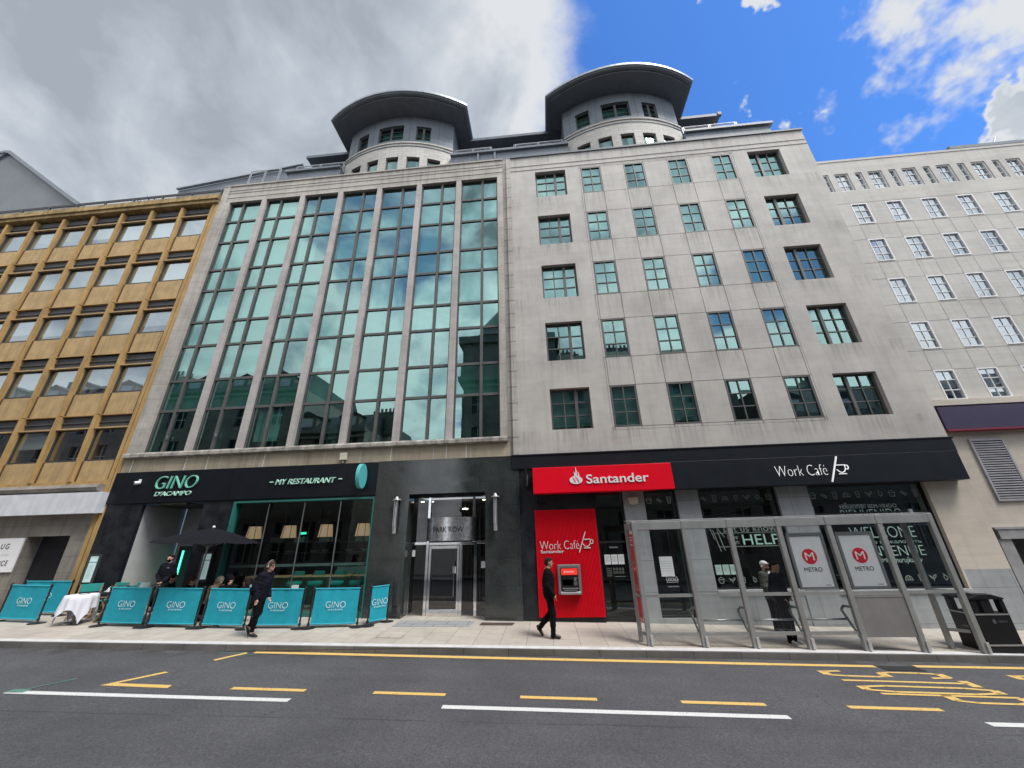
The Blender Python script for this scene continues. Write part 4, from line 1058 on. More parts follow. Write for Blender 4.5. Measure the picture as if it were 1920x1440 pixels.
for z0, z1 in RR[1:]: 
    for z in (z1, ): b.box(12.6, 27, Y-.004, Y, z-.0, z+.012, 1)
for z0, z1 in RR[:-1]: b.box(12.6, 27, Y-.004, Y, z0-.06, z0-.048, 1)
b.box(12.6, 27, Y-.004, Y, 15.13, 15.142, 1)
for x in cx_:
    for (z0, z1), (y0, y1) in zip(RR[:-1], RR[1:]):
        for xx in (x, x+.66): b.box(xx-.005, xx+.005, Y-.004, Y, y1, z0-.05, 1)
b.build('wall', [STONE_R, mat('render joint', (.30, .28, .25), .9)], rb)
b = MB(RB)
b.box(12.57, 27, .34, .6, 5.92, 6.12, 0); b.holes(12.57, 27, -1.0, 5.92, [(13.62, 14.52, 2.95, 4.74, .1), (13.30, 15.6, -1, 1.9, .4)], .5, .1)
b.build('lower_wall', STONE_C, rb)
b = MB(RB); b.box(12.57, 13.05, .44, .5, -1, 1.13); b.build('granite_plinth', PIERST, rb)
b = MB(RB); b.box(12.95, 27, .30, .5, 5.10, 5.86, 0); b.box(12.95, 27, .27, .5, 5.05, 5.10, 1); b.build('fascia', [PURPLE, MAROON], rb)
b = MB(RB); b.box(13.05, 15.9, .36, .5, 1.86, 2.12); b.box(13.0, 13.34, .40, .5, -1, 1.86); b.box(12.98, 15.9, .34, .5, 2.12, 2.18); b.build('door_surround', mat('grey surround', (.30, .30, .30), .7, var=.15, streak=.2), rb)
b = MB(RB); b.box(13.3, 15.6, .85, .9, -1, 1.9); b.build('door', DARK, rb)
b = MB(RB); b.box(13.58, 13.63, .44, .6, 2.9, 4.79, 0); b.box(14.51, 14.56, .44, .6, 2.9, 4.79, 0); b.box(13.63, 14.51, .44, .6, 2.9, 2.96, 0); b.box(13.63, 14.51, .44, .6, 4.73, 4.79, 0)
for k in range(24): z = 2.98+k*.073; b.prismx([(.45, z), (.45, z+.040), (.56, z+.06), (.56, z+.045)], 13.63, 14.51, 0)
b.box(13.6, 14.54, .6, .64, 2.9, 4.8, 1)
b.build('louvre', [LOUV, DARK], rb)
rr = random.Random(8)
def sash(x0, x1, z0, z1, yg, nx):
    f = MB(RB); fr = .045
    f.box(x0, x0+fr, yg-.06, yg+.04, z0, z1); f.box(x1-fr, x1, yg-.06, yg+.04, z0, z1); f.box(x0+fr, x1-fr, yg-.06, yg+.04, z1-fr, z1); f.box(x0+fr, x1-fr, yg-.07, yg+.04, z0, z0+fr)
    if nx == 2: f.box((x0+x1)/2-.012, (x0+x1)/2+.012, yg-.02, yg+.03, z0+fr, z1-fr)
    for k in (1, 2): z = z0+(z1-z0)*k/3; f.box(x0+fr, x1-fr, yg-.025, yg+.035, z-.013, z+.013)
    fo = f.build('window', WHITEF, rb)
    p = MB(RB); h = (z1-z0)/3
    for k in range(3):
        t1, t2 = rr.uniform(-.006, .006), rr.uniform(-.006, .006)
        p.add([(x0+fr, yg+t1, z0+h*k), (x1-fr, yg-t1, z0+h*k), (x1-fr, yg-t1+t2, z0+h*(k+1)), (x0+fr, yg+t1+t2, z0+h*(k+1))], [(0, 1, 2, 3)])
    p.build('pane', RGLASS, fo)
    if rr.random() < .6:
        s_ = MB(RB); fr_ = rr.choice([.35, .6, .8, 1])
        if rr.random() < .5: s_.box(x0+.03, x1-.03, yg+.10, yg+.12, z1-.04-(z1-z0)*fr_*.9, z1-.04)
        else:
            for (a, c) in ((x0+.03, x0+.24), (x1-.22, x1-.03)): s_.box(a, c, yg+.10, yg+.13, z0+.03, z1-.03)
        s_.build('blind', BLIND, fo)
for x in cx_:
    for z0, z1 in RR: sash(x, x+.66, z0, z1, Y+.05, 2)
for a, c in top: sash(a, c, 15.85, 16.89, Y+.10, 1)
for a, c in topw: sash(a, c, 15.85, 16.89, Y+.10, 2)
b = MB(RB)
for z in (5.9, 7.7, 9.6, 11.55, 13.5, 15.5, 17.4): b.box(12.2, 27, .95, 4, z-.1, z+.1, 0)
b.quad((12.2, 3.5, 5.8), (27, 3.5, 5.8), (27, 3.5, 17.6), (12.2, 3.5, 17.6), 1)
b.build('office_interior', [mat('pale ceiling', (.42, .42, .42), .9), mat('dim back wall', (.15, .16, .18), .9)], rb)
b = MB(RB); b.prismx([(1.2, 17.7), (1.0, 18.15), (1.1, 18.3), (9, 18.3), (9, 17.7)], 19.4, 27); b.box(19.3, 27, .9, 1.15, 18.15, 18.32); b.build('penthouse', ZINC, rb)
b = MB((22.0, 1.6, 18.3)); b.cyl((22.0, 1.6, 18.3), (22.15, 1.6, 19.1), .03); b.cyl((21.9, 1.6, 18.5), (22.5, 1.6, 19.45), .04); b.cyl((22.0, 1.6, 18.95), (22.3, 1.6, 18.75), .02); b.lathe((22.15, 1.6, 18.7), [(.01, 0), (.14, .04), (.16, .10)], 14)
tag(b.build('roof_aerial', SILV), 'slanting metal aerial on the grey roof of the sash-windowed building', 'aerial')

# ================================================================== buildings across the street, seen in the glass
def opposite(name, label, x0, x1, zc, ztop, rows, cols, yf=-17.0, dormers=True, chim=()):
    org = ((x0+x1)/2, yf, -.4); o = empty(name, org, label, 'building')
    b = MB(org); hs = []
    for z0, z1 in rows:
        for k in range(cols):
            c = x0+(x1-x0)*(k+.5)/cols; hs.append((c-.55, c+.55, z0, z1))
    # wall faces +y: build facing -y then mirror about the facade line
    t = MB(org); t.holes(x0, x1, -1.5, zc, hs, 0, .25)
    b.v = [(x, yf-y, z) for x, y, z in t.v]; b.f = [f[::-1] for f in t.f]; b.m = t.m
    b.box(x0-.2, x1+.2, yf-.1, yf+.45, zc-.35, zc); b.box(x0-.1, x1+.1, yf-.1, yf+.25, zc-.8, zc-.55); b.box(x0-.1, x1+.1, yf-.1, yf+.2, 4.2, 4.5)
    for x in (x0, x1): b.quad((x, yf, -1.5), (x, yf-11.8, -1.5), (x, yf-11.8, zc), (x, yf, zc))
    b.build('wall', OPPST, o)
    b = MB(org); b.prismx([(yf+.1, zc), (yf-1.8, ztop), (yf-10, ztop), (yf-11.8, zc)], x0, x1); b.build('roof', OPPROOF, o)
    g_ = MB(org)
    for h in hs: g_.quad((h[1], yf-.22, h[2]), (h[0], yf-.22, h[2]), (h[0], yf-.22, h[3]), (h[1], yf-.22, h[3]))
    g_.build('windows', mat(name+' glass', (.02, .025, .03), .05), o)
    f = MB(org)
    for h in hs: f.box(h[0], h[1], yf-.2, yf-.14, (h[2]+h[3])/2-.03, (h[2]+h[3])/2+.03); f.box((h[0]+h[1])/2-.03, (h[0]+h[1])/2+.03, yf-.19, yf-.13, h[2], h[3])
    f.build('sash_bars', WHITEF, o)
    if dormers:
        n = max(2, int((x1-x0)/4))
        for k in range(n):
            c = x0+(x1-x0)*(k+.5)/n; d = MB(org)
            d.box(c-.9, c+.9, yf-2.4, yf-.35, zc+.1, zc+1.35, 0); d.prism([(c-1.05, zc+1.35), (c, zc+1.85), (c+1.05, zc+1.35)], yf-2.5, yf-.25, 1); d.box(c-.55, c+.55, yf-.36, yf-.33, zc+.35, zc+1.2, 2)
            d.build('dormer', [OPPST, OPPROOF, WHITEF], o)
    for c, zt in chim:
        d = MB(org); d.box(c-.9, c+.9, yf-4.2, yf-3.0, ztop-1.5, zt, 0)
        for q in (-.6, -.2, .2, .6): d.cyl((c+q, yf-3.6, zt), (c+q, yf-3.6, zt+.55), .13, .10)
        d.build('chimney', OPPST, o)
    return o
r4 = [(1.0, 3.8), (5.4, 7.6), (8.8, 10.8), (12.0, 13.7)]
opposite('street_building', 'long sooty stone building with dormers across the street, left of the side road', -62, -22, 15.6, 17.5, r4, 13, chim=((-50, 19), (-38, 18.9)))
opposite('street_building', 'lower stone building with one big chimney across the street beside the road gap', -21.9, -15.2, 11.2, 13.0, r4[:3], 3, chim=((-15.2, 13.7),))
tb = opposite('street_building', 'stone corner building with a domed turret and row of chimneys across the street', -6.6, 15.6, 15.3, 17.9, r4, 8, chim=((.5, 18.6), (3.0, 18.7), (5.4, 18.7), (7.6, 18.9), (9.6, 18.8)))
o = (4.5, -17.0, -.4); b = MB(o)
b.box(-6.8, 1.6, -24, -16.6, 15.2, 18.4, 0); b.box(-7.15, 1.95, -24.3, -16.3, 18.4, 19.1, 0); b.box(-7.0, 1.8, -24.2, -16.4, 15.0, 15.4, 0)
b.lathe((-2.6, -20.4, 19.1), [(4.6, 0), (4.2, .5), (3.6, 1.5), (2.5, 3.0), (1.6, 4.2), (1.0, 5.0), (.3, 5.6), (.08, 7.0)], 8, 1, rot=math.pi/8)
tb_ = b.build('turret', [OPPST, OPPROOF], tb)
opposite('street_building', 'low slate-roofed stone building across the street opposite the right hand block', 17.5, 60, 10.6, 13.4, r4[:3], 13, chim=((24, 14.6), (36, 14.6)))

# ================================================================== signs and fittings on the fronts
def part(mb, name, m, parent): return mb.build(name, m, parent)
o = (-12.9, -.07, 4.2)
b = MB(o)
b.text('GINO', -13.68, -12.12, 4.13, 4.57, -.075, .05, 0, shear=.18, bold=-.018); b.text("D'ACAMPO", -13.60, -12.25, 3.89, 4.04, -.075, .04, 1, shear=.15)
tag(b.build('shop_lettering', [MINT, MINTW]), 'mint green two-line slanted lettering on the left of the black restaurant fascia', 'lettering')
o = (-8.1, -.07, 4.2); b = MB(o)
b.text('MY RESTAURANT', -9.20, -7.06, 4.12, 4.30, -.075, .05, 0, shear=.22); b.box(-9.42, -9.30, -.115, -.075, 4.20, 4.235); b.box(-6.96, -6.84, -.115, -.075, 4.22, 4.255)
tag(b.build('shop_lettering', [MINTW]), 'single line of small pale green lettering between two dashes on the black fascia', 'lettering')
o = (-5.98, -.25, 4.26); b = MB(o)
def disc(b, cx, cz, rx, rz, y0, y1, m=0, n=36): b.prism([(cx+rx*math.cos(2*math.pi*i/n), cz+rz*math.sin(2*math.pi*i/n)) for i in range(n)], y0, y1, m)
n = 36
b.prismx([(-.36+.29*math.cos(2*math.pi*i/n), 4.26+.40*math.sin(2*math.pi*i/n)) for i in range(n)], -6.10, -5.98, 0)
b.box(-6.06, -6.02, -.1, -.06, 4.20, 4.32, 1)
so = b.build('projecting_sign', [mat('pale teal sign face', (.10, .47, .47), .5, var=.04), DARK])
tag(so, 'pale teal oval sign projecting from the fascia beside the granite entrance', 'sign')
# red bank sign
o = (1.8, -.4, 3.9)
b = MB(o); b.box(-.36, 3.93, -.46, -.09, 3.49, 4.28)
rs = b.build('bank_sign', RED, bevel=.012); tag(rs, 'long red bank sign with white flame emblem and lettering over the cash machine', 'sign')
t = MB(o); t.text('Santander', 1.30, 3.20, 3.735, 4.01, -.462, .02, bold=.012); t.build('lettering', WHITE, rs)
def flame(t, cx, z0, wdt, y, dep):
    """oval base with three flame tongues"""
    n = 28; rx, rz = wdt/2, wdt*.30; cz = z0+rz
    disc(t, cx, cz, rx, rz, y-dep, y)
    for dx, hgt, bend in ((-.13, .62, .03), (.02, .98, .0), (.17, .62, .02)):
        pts = []
        for k in range(7):
            u = k/6; x = cx+wdt*(dx+bend*math.sin(u*3)+.10*u*math.sin(u*3.1)*.6); z = cz+rz*.2+wdt*.95*hgt*u
            pts.append((x, z, wdt*.085*(1-u)**.6+.001))
        L = [(x-h, z) for x, z, h in pts]; Rr_ = [(x+h, z) for x, z, h in reversed(pts)]
        t.prism(L+Rr_, y-dep-.002, y)
t = MB(o); flame(t, .985, 3.735, .40, -.462, .02)
t.build('emblem', WHITE, rs)
t = MB(o)
for dx in (-.055, .055): t.prism([(.985+dx+.02, 3.79), (.985+dx+.045, 3.79), (.985+dx-.02, 3.93), (.985+dx-.045, 3.93)], -.490, -.484)
t.build('emblem_gap', RED, rs)
def cup(t, x0, z0, s, y, dep, wd):
    t.ribbon([(x0, z0+.62*s), (x0+.68*s, z0+.62*s), (x0+.66*s, z0+.3*s), (x0+.52*s, z0+.08*s), (x0+.30*s, z0+.0*s), (x0+.15*s, z0+.06*s), (x0-.02*s, z0+.24*s)], wd, y-dep, y)
    t.ribbon([(x0+.68*s, z0+.58*s), (x0+.86*s, z0+.58*s), (x0+.92*s, z0+.44*s), (x0+.86*s, z0+.28*s), (x0+.66*s, z0+.26*s)], wd, y-dep, y)
    t.ribbon([(x0+.05*s, z0-.10*s), (x0+.62*s, z0-.10*s)], wd, y-dep, y)
o = (8.0, -.37, 3.9); t = MB(o)
t.text('Work Café', 6.99, 8.46, 3.75, 4.06, -.365, .012, bold=-.026); t.ribbon([(8.50, 3.55), (8.84, 4.27)], .034, -.395, -.365); cup(t, 8.755, 3.80, .36, -.365, .015, .024)
tag(t.build('shop_lettering', [mat('backlit white letters', (.85, .85, .85), .5, emit=(1, 1, 1), es=.25)]), 'white lettering with slash and coffee cup outline on the long charcoal fascia', 'lettering')
o = (.6, -.05, 0); b = MB((.58, -.03, 1.5))
b.box(-.36, 1.52, -.045, -.02, .10, 3.02)
for k in range(47):
    x = -.34+k*.0398; b.prism([(x-.012, .12), (x+.012, .12), (x+.012, 3.0), (x-.012, 3.0)], -.075, -.045)
rp = b.build('ribbed_panel', mat('red ribbed cladding', (.74, .003, .016), .5, spec=.2, var=.05)); tag(rp, 'tall red ribbed panel with white lettering behind the cash machine', 'panel')
t = MB((.58, -.03, 1.5))
t.text('Work Café', -.24, .94, 1.885, 2.12, -.078, .010, bold=-.02); t.text('Santander', -.23, .47, 1.785, 1.875, -.078, .008, bold=.0)
t.ribbon([(.93, 1.79), (1.15, 2.35)], .022, -.10, -.078); cup(t, 1.06, 1.94, .33, -.078, .022, .022)
t.build('lettering', WHITE, rp)
b = MB((-.58, -.2, 3.97)); b.box(-.60, -.54, -.50, -.02, 3.69, 4.25); bs = b.build('blade_sign', PLASTIC, bevel=.01)
tag(bs, 'slim black projecting sign between granite entrance and red bank sign', 'sign')
t = MB((-.58, -.2, 3.97)); t.text('WC', -.602, -.598, 3.9, 4.05, -.502, .003); t.box(-.535, -.532, -.30, -.27, 3.8, 4.1); t.v = t.v[-8:]; t.f = [[i for i in f] for f in [(0,3,2,1),(4,5,6,7),(0,1,5,4),(1,2,6,5),(2,3,7,6),(3,0,4,7)]]; t.m = [0]*6
t.build('white_stroke', WHITE, bs)
# cash machine
o = (.575, -.1, 1.08); b = MB(o)
b.prism([(.24, .69), (.90, .69), (.91, 1.47), (.24, 1.47)], -.20, -.05, 0); at = b.build('cash_machine', mat('grey machine shell', (.20, .19, .195), .4, .2, var=.06), bevel=.02)
tag(at, 'grey cash machine with red screen panel set in the red ribbed wall', 'cash machine')
b = MB(o); b.box(.32, .83, -.215, -.195, .79, 1.39); b.build('fascia_plate', PLASTIC, at, bevel=.01)
b = MB(o); b.box(.34, .81, -.225, -.21, 1.20, 1.37); x = b.build('header_panel', mat('lit red panel', (.7, .03, .02), .4, emit=(1, .05, .03), es=.35), at)
t = MB(o); t.text('Santander', .47, .72, 1.265, 1.31, -.226, .004, bold=.02); flame(t, .435, 1.262, .05, -.226, .004); t.build('lettering', WHITE, x)
b = MB(o); b.prismx([(-.215, .93), (-.215, 1.08), (-.21, 1.10), (-.20, .92)], .36, .66); b.build('screen', SCREEN, at)
b = MB(o)
for i in range(3):
    for j in range(3): b.box(.69+.035*i, .715+.035*i, -.225, -.21, .93+.035*j, .955+.035*j)
b.box(.70, .79, -.228, -.21, 1.10, 1.13); b.build('keypad', STEEL, at)
b = MB(o); b.box(.36, .80, -.235, -.21, .84, .865); b.box(.40, .76, -.24, -.21, .80, .815); b.box(.70, .76, -.235, -.21, 1.05, 1.08); b.build('cash_slot', SILV, at)
b = MB(o); b.prismx([(-.20, .69), (-.26, .70), (-.26, .74), (-.20, .78)], .30, .86); b.build('shelf', SILV, at)
# alarm boxes and camera
b = MB((-6.92, -.1, 5.0)); b.box(-7.05, -6.80, -.10, .0, 4.88, 5.13); b.box(-6.95, -6.90, -.06, .0, 4.78, 4.88); tag(b.build('alarm_box', CREAMB, bevel=.015), 'small cream box fixed to the tan stone band over the restaurant', 'alarm box')
b = MB((2.72, -.06, 3.22)); b.prism([(2.57, 3.32), (2.60, 3.14), (2.72, 3.10), (2.86, 3.14), (2.88, 3.33)], -.12, 0); tag(b.build('alarm_box', CREAMB, bevel=.015), 'cream alarm box on the grey pier right of the bank door', 'alarm box')
b = MB((-14.4, -.1, 4.38)); b.cyl((-14.4, -.22, 4.35), (-14.34, -.08, 4.38), .06, .06, 14); b.cyl((-14.36, -.08, 4.40), (-14.36, -.08, 4.46), .03); b.box(-14.41, -14.31, -.09, -.065, 4.36, 4.5)
b.cyl((-14.405, -.232, 4.349), (-14.402, -.225, 4.35), .035, .035, 12, 1)
tag(b.build('security_camera', [mat('white plastic', (.7, .7, .7), .4), DARK]), 'little white security camera high on the left end of the black fascia', 'camera')
# wall lamps
def wall_lamp(x, z0, label):
    o = empty('wall_lamp', (x, -.06, z0), label, 'lamp', 'wall lamps flanking the granite entrance')
    b = MB(); b.cyl((0, -.11, .0), (0, -.11, .22), .058, n=16); b.build('foot', SILV, o)
    b = MB(); b.box(-.055, -.03, -.16, -.06, .2, 1.0); b.box(.03, .055, -.16, -.06, .2, 1.0); b.box(-.02, .02, -.06, .0, .45, .52); b.box(-.02, .02, -.06, .0, .85, .92); b.box(-.05, .05, -.075, -.055, .2, 1.0); b.build('bracket', STEEL, o)
    b = MB(); b.cyl((0, -.11, .22), (0, -.11, .98), .032, n=12); b.build('lamp_tube', mat('frosted tube', (.75, .75, .75), .4), o)
    b = MB(); b.lathe((0, -.11, 1.0), [(.14, 0), (.13, .02), (.06, .05), (.05, .09), (.02, .13)], 18); b.build('cap', SILV, o, smooth=True)
    return o
wall_lamp(-4.83, 2.46, 'slim steel wall lamp on the granite pier next to the restaurant'); wall_lamp(-1.595, 2.46, 'slim steel wall lamp on the granite pier next to the red bank sign')
# lit menu cases
def menu_case(x0, x1, z0, z1, y, label):
    o = empty('menu_case', ((x0+x1)/2, y, z0), label, 'menu case', 'menu cases by the restaurant door'); wd, h = x1-x0, z1-z0
    b = MB(); b.box(-wd/2, -wd/2+.03, -.07, 0, 0, h); b.box(wd/2-.03, wd/2, -.07, 0, 0, h); b.box(-wd/2+.03, wd/2-.03, -.07, 0, h-.03, h); b.box(-wd/2+.03, wd/2-.03, -.07, 0, 0, .03); b.box(-wd/2+.03, wd/2-.03, -.02, 0, .03, h-.03); b.build('case', mat('grey bronze case', (.06, .06, .06), .4), o)
    b = MB(); b.box(-wd/2+.05, wd/2-.06, -.04, -.02, .08, h-.06); s_ = b.build('menu_sheet', mat('lit menu sheet', (.55, .66, .66), .7, emit=(.6, .85, .85), es=.22), o)
    b = MB(); b.box(-wd/2+.05, wd/2-.06, -.043, -.04, h-.26, h-.235)
    for k in range(14): b.box(-wd/2+.09, wd/2-.12-(k*37 % 5)*.012, -.042, -.04, h-.34-.03*k, h-.335-.03*k)
    b.build('print', mat('teal print', (.16, .36, .36), .7), s_)
menu_case(-15.26, -14.86, 1.16, 2.08, -.02, 'lit menu case on the black pier next to the ochre building')
menu_case(-11.23, -10.86, 1.18, 2.06, -.02, 'lit menu case between restaurant entrance and shop window')
# vinyl drawings and lettering on the bank windows
def icon(t, k, x, z, s, y):
    r = lambda pts, c=False: t.ribbon([(x+u*s, z+v*s) for u, v in pts], .085*s, y-.003, y, closed=c)
    k %= 7
    if k == 0: r([(-.4,.1),(-.3,-.4),(.3,-.4),(.4,.1)], True); r([(-.5,.1),(-.3,.35),(0,.5),(.3,.35),(.5,.1)])
    elif k == 1: r([(-.4,.1),(-.1,.3),(.1,.1),(-.1,-.1)], True); r([(0,-.1),(.25,.05),(.4,-.2),(.15,-.35)], True)
    elif k == 2: r([(-.3,.5),(-.2,-.5),(.2,-.5),(.3,.5)], True); r([(-.27,.2),(.27,.2)]); r([(-.24,-.15),(.24,-.15)])
    elif k == 3: r([(-.5,-.3),(-.4,.1),(-.15,.3),(.15,.3),(.4,.1),(.5,-.3),(.25,-.25),(-.25,-.25)], True); r([(-.15,.3),(-.15,-.25)]); r([(.15,.3),(.15,-.25)])
    elif k == 4: r([(-.25,.4),(-.18,-.4),(.18,-.4),(.25,.4)], True); r([(-.25,.05),(.25,.05)])
    elif k == 5: r([(0,-.4),(-.05,0),(-.5,.35),(-.25,-.1),(0,-.15)], False); r([(0,-.1),(.15,.3),(.5,.35),(.3,0),(0,-.15)])
    else: r([(-.25,-.1),(0,-.35),(.25,-.1),(.2,.2),(0,.3),(-.2,.2)], True); r([(0,.3),(-.2,.5)])
class Vinyl:
    """lettering stuck to a window: an empty with one part per word line or drawing"""
    def __init__(s, loc, m, label): s.e = empty('window_lettering', loc, label, 'window lettering'); s.o = loc; s.m_ = m
    def word(s, *a, **k): b = MB(s.o); b.text(*a, **k); b.build('word', s.m_, s.e)
    def icons(s, seq, x, dx, z, sz):
        for i, k in enumerate(seq): b = MB(s.o); icon(b, k, x+dx*i, z, sz, .146); b.build('drawing', s.m_, s.e)
    def line(s, *bx): b = MB(s.o); b.box(*bx); b.build('rule', s.m_, s.e)
    def stroke(s, p, wd): b = MB(s.o); b.ribbon(p, wd, .142, .146); b.build('stroke', s.m_, s.e)
v = Vinyl((9.6, .14, 2), GREYW, 'grey script greetings and row of snack drawings on the widest bank window')
v.icons(range(10), 8.15, .325, 3.20, .20); v.icons(range(1, 7), 9.36, .32, .93, .19)
v.word('velkommen', 8.82, 9.56, 2.80, 2.98, .146, .004, shear=.3); v.word('BEM-VINDO', 9.62, 10.42, 2.80, 2.91, .146, .004)
v = Vinyl((9.6, .14, 1.9), mat('pale green vinyl', (.42, .60, .52), .6), 'pale green block greetings in many languages on the widest bank window')
for a in (('BIENVENIDO', 8.79, 10.50, 2.50, 2.77), ('WELCOME', 8.86, 10.64, 1.98, 2.28), ('добро пожаловать', 8.95, 10.70, 1.80, 1.92), ('BIENVENUE', 8.80, 10.70, 1.50, 1.76), ('WILLKOMMEN', 8.85, 9.75, 1.34, 1.44)): v.word(*a, .142, .004, bold=-.012)
v.word('murujkulley', 9.78, 10.55, 1.28, 1.46, .142, .004, shear=.3)
v = Vinyl((6, .14, 2), GREYW, 'grey drawings and small words on the middle bank window')
v.icons(range(1, 8), 4.92, .325, 3.22, .19); v.icons((0, 5, 4, 6, 0, 2), 4.95, .31, .95, .17)
v.word('Let us know', 5.32, 6.85, 2.24, 2.42, .146, .004); v.line(5.05, 6.95, .142, .146, 2.205, 2.22); v.line(5.1, 6.95, .142, .146, 1.83, 1.845)
v.word('if we', 5.38, 5.68, 2.04, 2.16, .146, .004); v.word('can', 5.45, 5.68, 1.90, 1.99, .146, .004)
for a, c in (((4.93, 2.35), (5.0, 2.05)), ((5.0, 2.3), (5.12, 1.72)), ((5.12, 2.3), (5.24, 1.74)), ((5.14, 2.35), (5.30, 2.10))): v.stroke([a, c], .018)
v = Vinyl((6.3, .14, 1.9), MINTW, 'big pale mint word HELP on the middle bank window'); v.word('HELP', 5.80, 6.86, 1.88, 2.16, .140, .004, bold=.0)
def notice(x0, x1, z0, z1, m, lab, grp=None):
    b = MB(((x0+x1)/2, .13, (z0+z1)/2)); b.prism([(x0, z0), (x1, z0), (x1, z1), (x0, z1)], .128, .136, 0)
    for k in range(5): zz_ = z1-(z1-z0)*(.25+.12*k); b.box(x0+.03, x1-.03-.02*(k % 3), .126, .128, zz_, zz_+.008, 1)
    tag(b.build('paper_notice', [m, mat('faint print', (.35, .37, .38), .8) if 'faint print' not in bpy.data.materials else bpy.data.materials['faint print']]), lab, 'notice', grp)
MP = mat('mint paper', (.45, .62, .55), .8)
for k, w_ in enumerate(('leftmost', 'middle', 'rightmost')): notice(4.84+.21*k, 5.02+.21*k, 1.10, 1.36, MP, w_+' of three mint paper notices on the middle bank window', 'mint notices on the middle bank window')
for k, w_ in enumerate(('leftmost', 'middle', 'rightmost')): notice(1.68+.20*k, 1.86+.20*k, 1.43, 1.70, PAPER, w_+' of three white paper notices on the dark bank door', 'white notices on the bank door')
notice(3.28, 3.66, 1.08, 1.61, PAPER, 'single large white paper poster on the narrow bank window')
v = Vinyl((3.5, .14, 2), mat('white vinyl', (.62, .62, .64), .6), 'small white and drawn lettering on the narrow bank window')
v.icons(range(3), 3.25, .31, 3.22, .19)
v.word('BECAUSE WE', 3.40, 3.72, 1.04, 1.075, .146, .004); v.word('LOCALS', 3.40, 3.74, .955, 1.03, .146, .004, bold=.03); v.line(3.40, 3.72, .142, .146, .92, .93); v.word('TAKES STRENGTH', 3.41, 3.73, .80, .83, .146, .004)
v = Vinyl((1.98, .14, 1.2), GREYW, 'tiny grey symbols and lines on the dark bank door')
for i in range(4):
    for j in range(2): v.stroke([(1.93+.085*i+.025*math.cos(q), 1.30-.09*j+.03*math.sin(q)) for q in np.linspace(0, 6.28, 9)], .008)
for k in range(5): v.line(1.70, 1.86, .142, .146, 1.12+.05*k, 1.127+.05*k)
v.line(1.93, 2.25, .142, .146, 1.10, 1.107)
for x, z, lab in ((-2.98, 1.35, 'small white sticker on the steel entrance door glass'), (-2.06, 1.48, 'white paper notice on the lobby side glass'), (-4.33, 1.85, 'small white sticker on the left lobby glass')):
    b = MB((x, .4, z)); b.box(x-.05 if z != 1.48 else x-.07, x+.05 if z != 1.48 else x+.07, .395, .402, z-.09, z+.10); tag(b.build('paper_notice', PAPER), lab, 'notice')

# ================================================================== things inside the restaurant window
def pendant(x, label):
    o = empty('pendant_lamp', (x, .95, 2.42), label, 'lamp', 'pendant lamps in the restaurant window')
    b = MB(); b.lathe((0, 0, 0), [(.25, 0), (.195, .42)], 28); s_ = b.build('lamp_shade', LAMPSH, o, smooth=True)
    b = MB()
    for k in range(6): a = k*math.pi/3+.2; b.bar((.253*math.cos(a), .253*math.sin(a), 0), (.198*math.cos(a), .198*math.sin(a), .42), .012, .012)
    for z, r in ((0, .255), (.42, .20)):
        for k in range(20): a, a2 = 2*math.pi*k/20, 2*math.pi*(k+1)/20; b.bar((r*math.cos(a), r*math.sin(a), z), (r*math.cos(a2), r*math.sin(a2), z), .014, .014)
    b.build('rim', DARK, s_)
    b = MB(); b.cyl((0, 0, .42), (0, 0, 1.2), .008, n=6); b.build('cord', DARK, o)
for x, lab in ((-10.38, 'beige drum lamp shade nearest the parasol in the restaurant window'), (-9.07, 'beige drum lamp shade second from the parasol in restaurant window'), (-7.72, 'beige drum lamp shade second from the granite pier in window'), (-6.38, 'beige drum lamp shade nearest the granite pier in restaurant window')): pendant(x, lab)
def stool(x, label):
    o = empty('bar_stool', (x, .62, .16), label, 'bar stool', 'teal bar stools in the restaurant window')
    b = MB(); b.lathe((0, 0, .80), [(.20, 0), (.235, .03), (.235, .10), (.20, .13)], 24); b.build('seat', TEALF, o, smooth=True)
    b = MB(); b.cyl((0, 0, .02), (0, 0, .8), .035); b.lathe((0, 0, 0), [(.22, 0), (.2, .02), (.03, .04)], 20); b.build('pedestal', DARK, o)
    b = MB(); b.path([(-.2, .02, .85), (-.27, .05, .95), (-.26, .12, 1.05), (-.2, .2, 1.15)], .016); b.path([(.2, .02, .85), (.2, .15, 1.0), (.17, .22, 1.15)], .016); b.build('back_bracket', DARK, o)
    b = MB(); b.box(-.2, .17, .2, .24, 1.08, 1.22); b.build('backrest', TEALF, o, bevel=.02)
for x, lab in ((-8.35, 'teal bar stool seen just right of the walking woman'), (-7.64, 'teal bar stool left of middle behind the restaurant glass'), (-6.92, 'teal bar stool second from the right behind restaurant glass'), (-6.23, 'teal bar stool farthest right behind the restaurant glass')): stool(x, lab)
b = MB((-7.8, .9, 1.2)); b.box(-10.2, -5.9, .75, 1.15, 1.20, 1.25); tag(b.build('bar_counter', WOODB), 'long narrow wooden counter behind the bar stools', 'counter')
b = MB((-8.4, 2.5, 1.9)); rr = random.Random(9)
b.box(-10.9, -6.0, 2.3, 2.6, 2.24, 2.28, 0); b.box(-10.9, -6.0, 2.3, 2.6, 1.88, 1.92, 0)
for x in (-10.9, -9.6, -8.3, -7.0, -6.0): b.box(x, x+.03, 2.3, 2.6, 1.2, 3.0, 0)
tag(b.build('shelf_unit', [mat('shelf metal', (.05, .055, .055), .5)]), 'dark open shelving at the back of the restaurant', 'shelving')
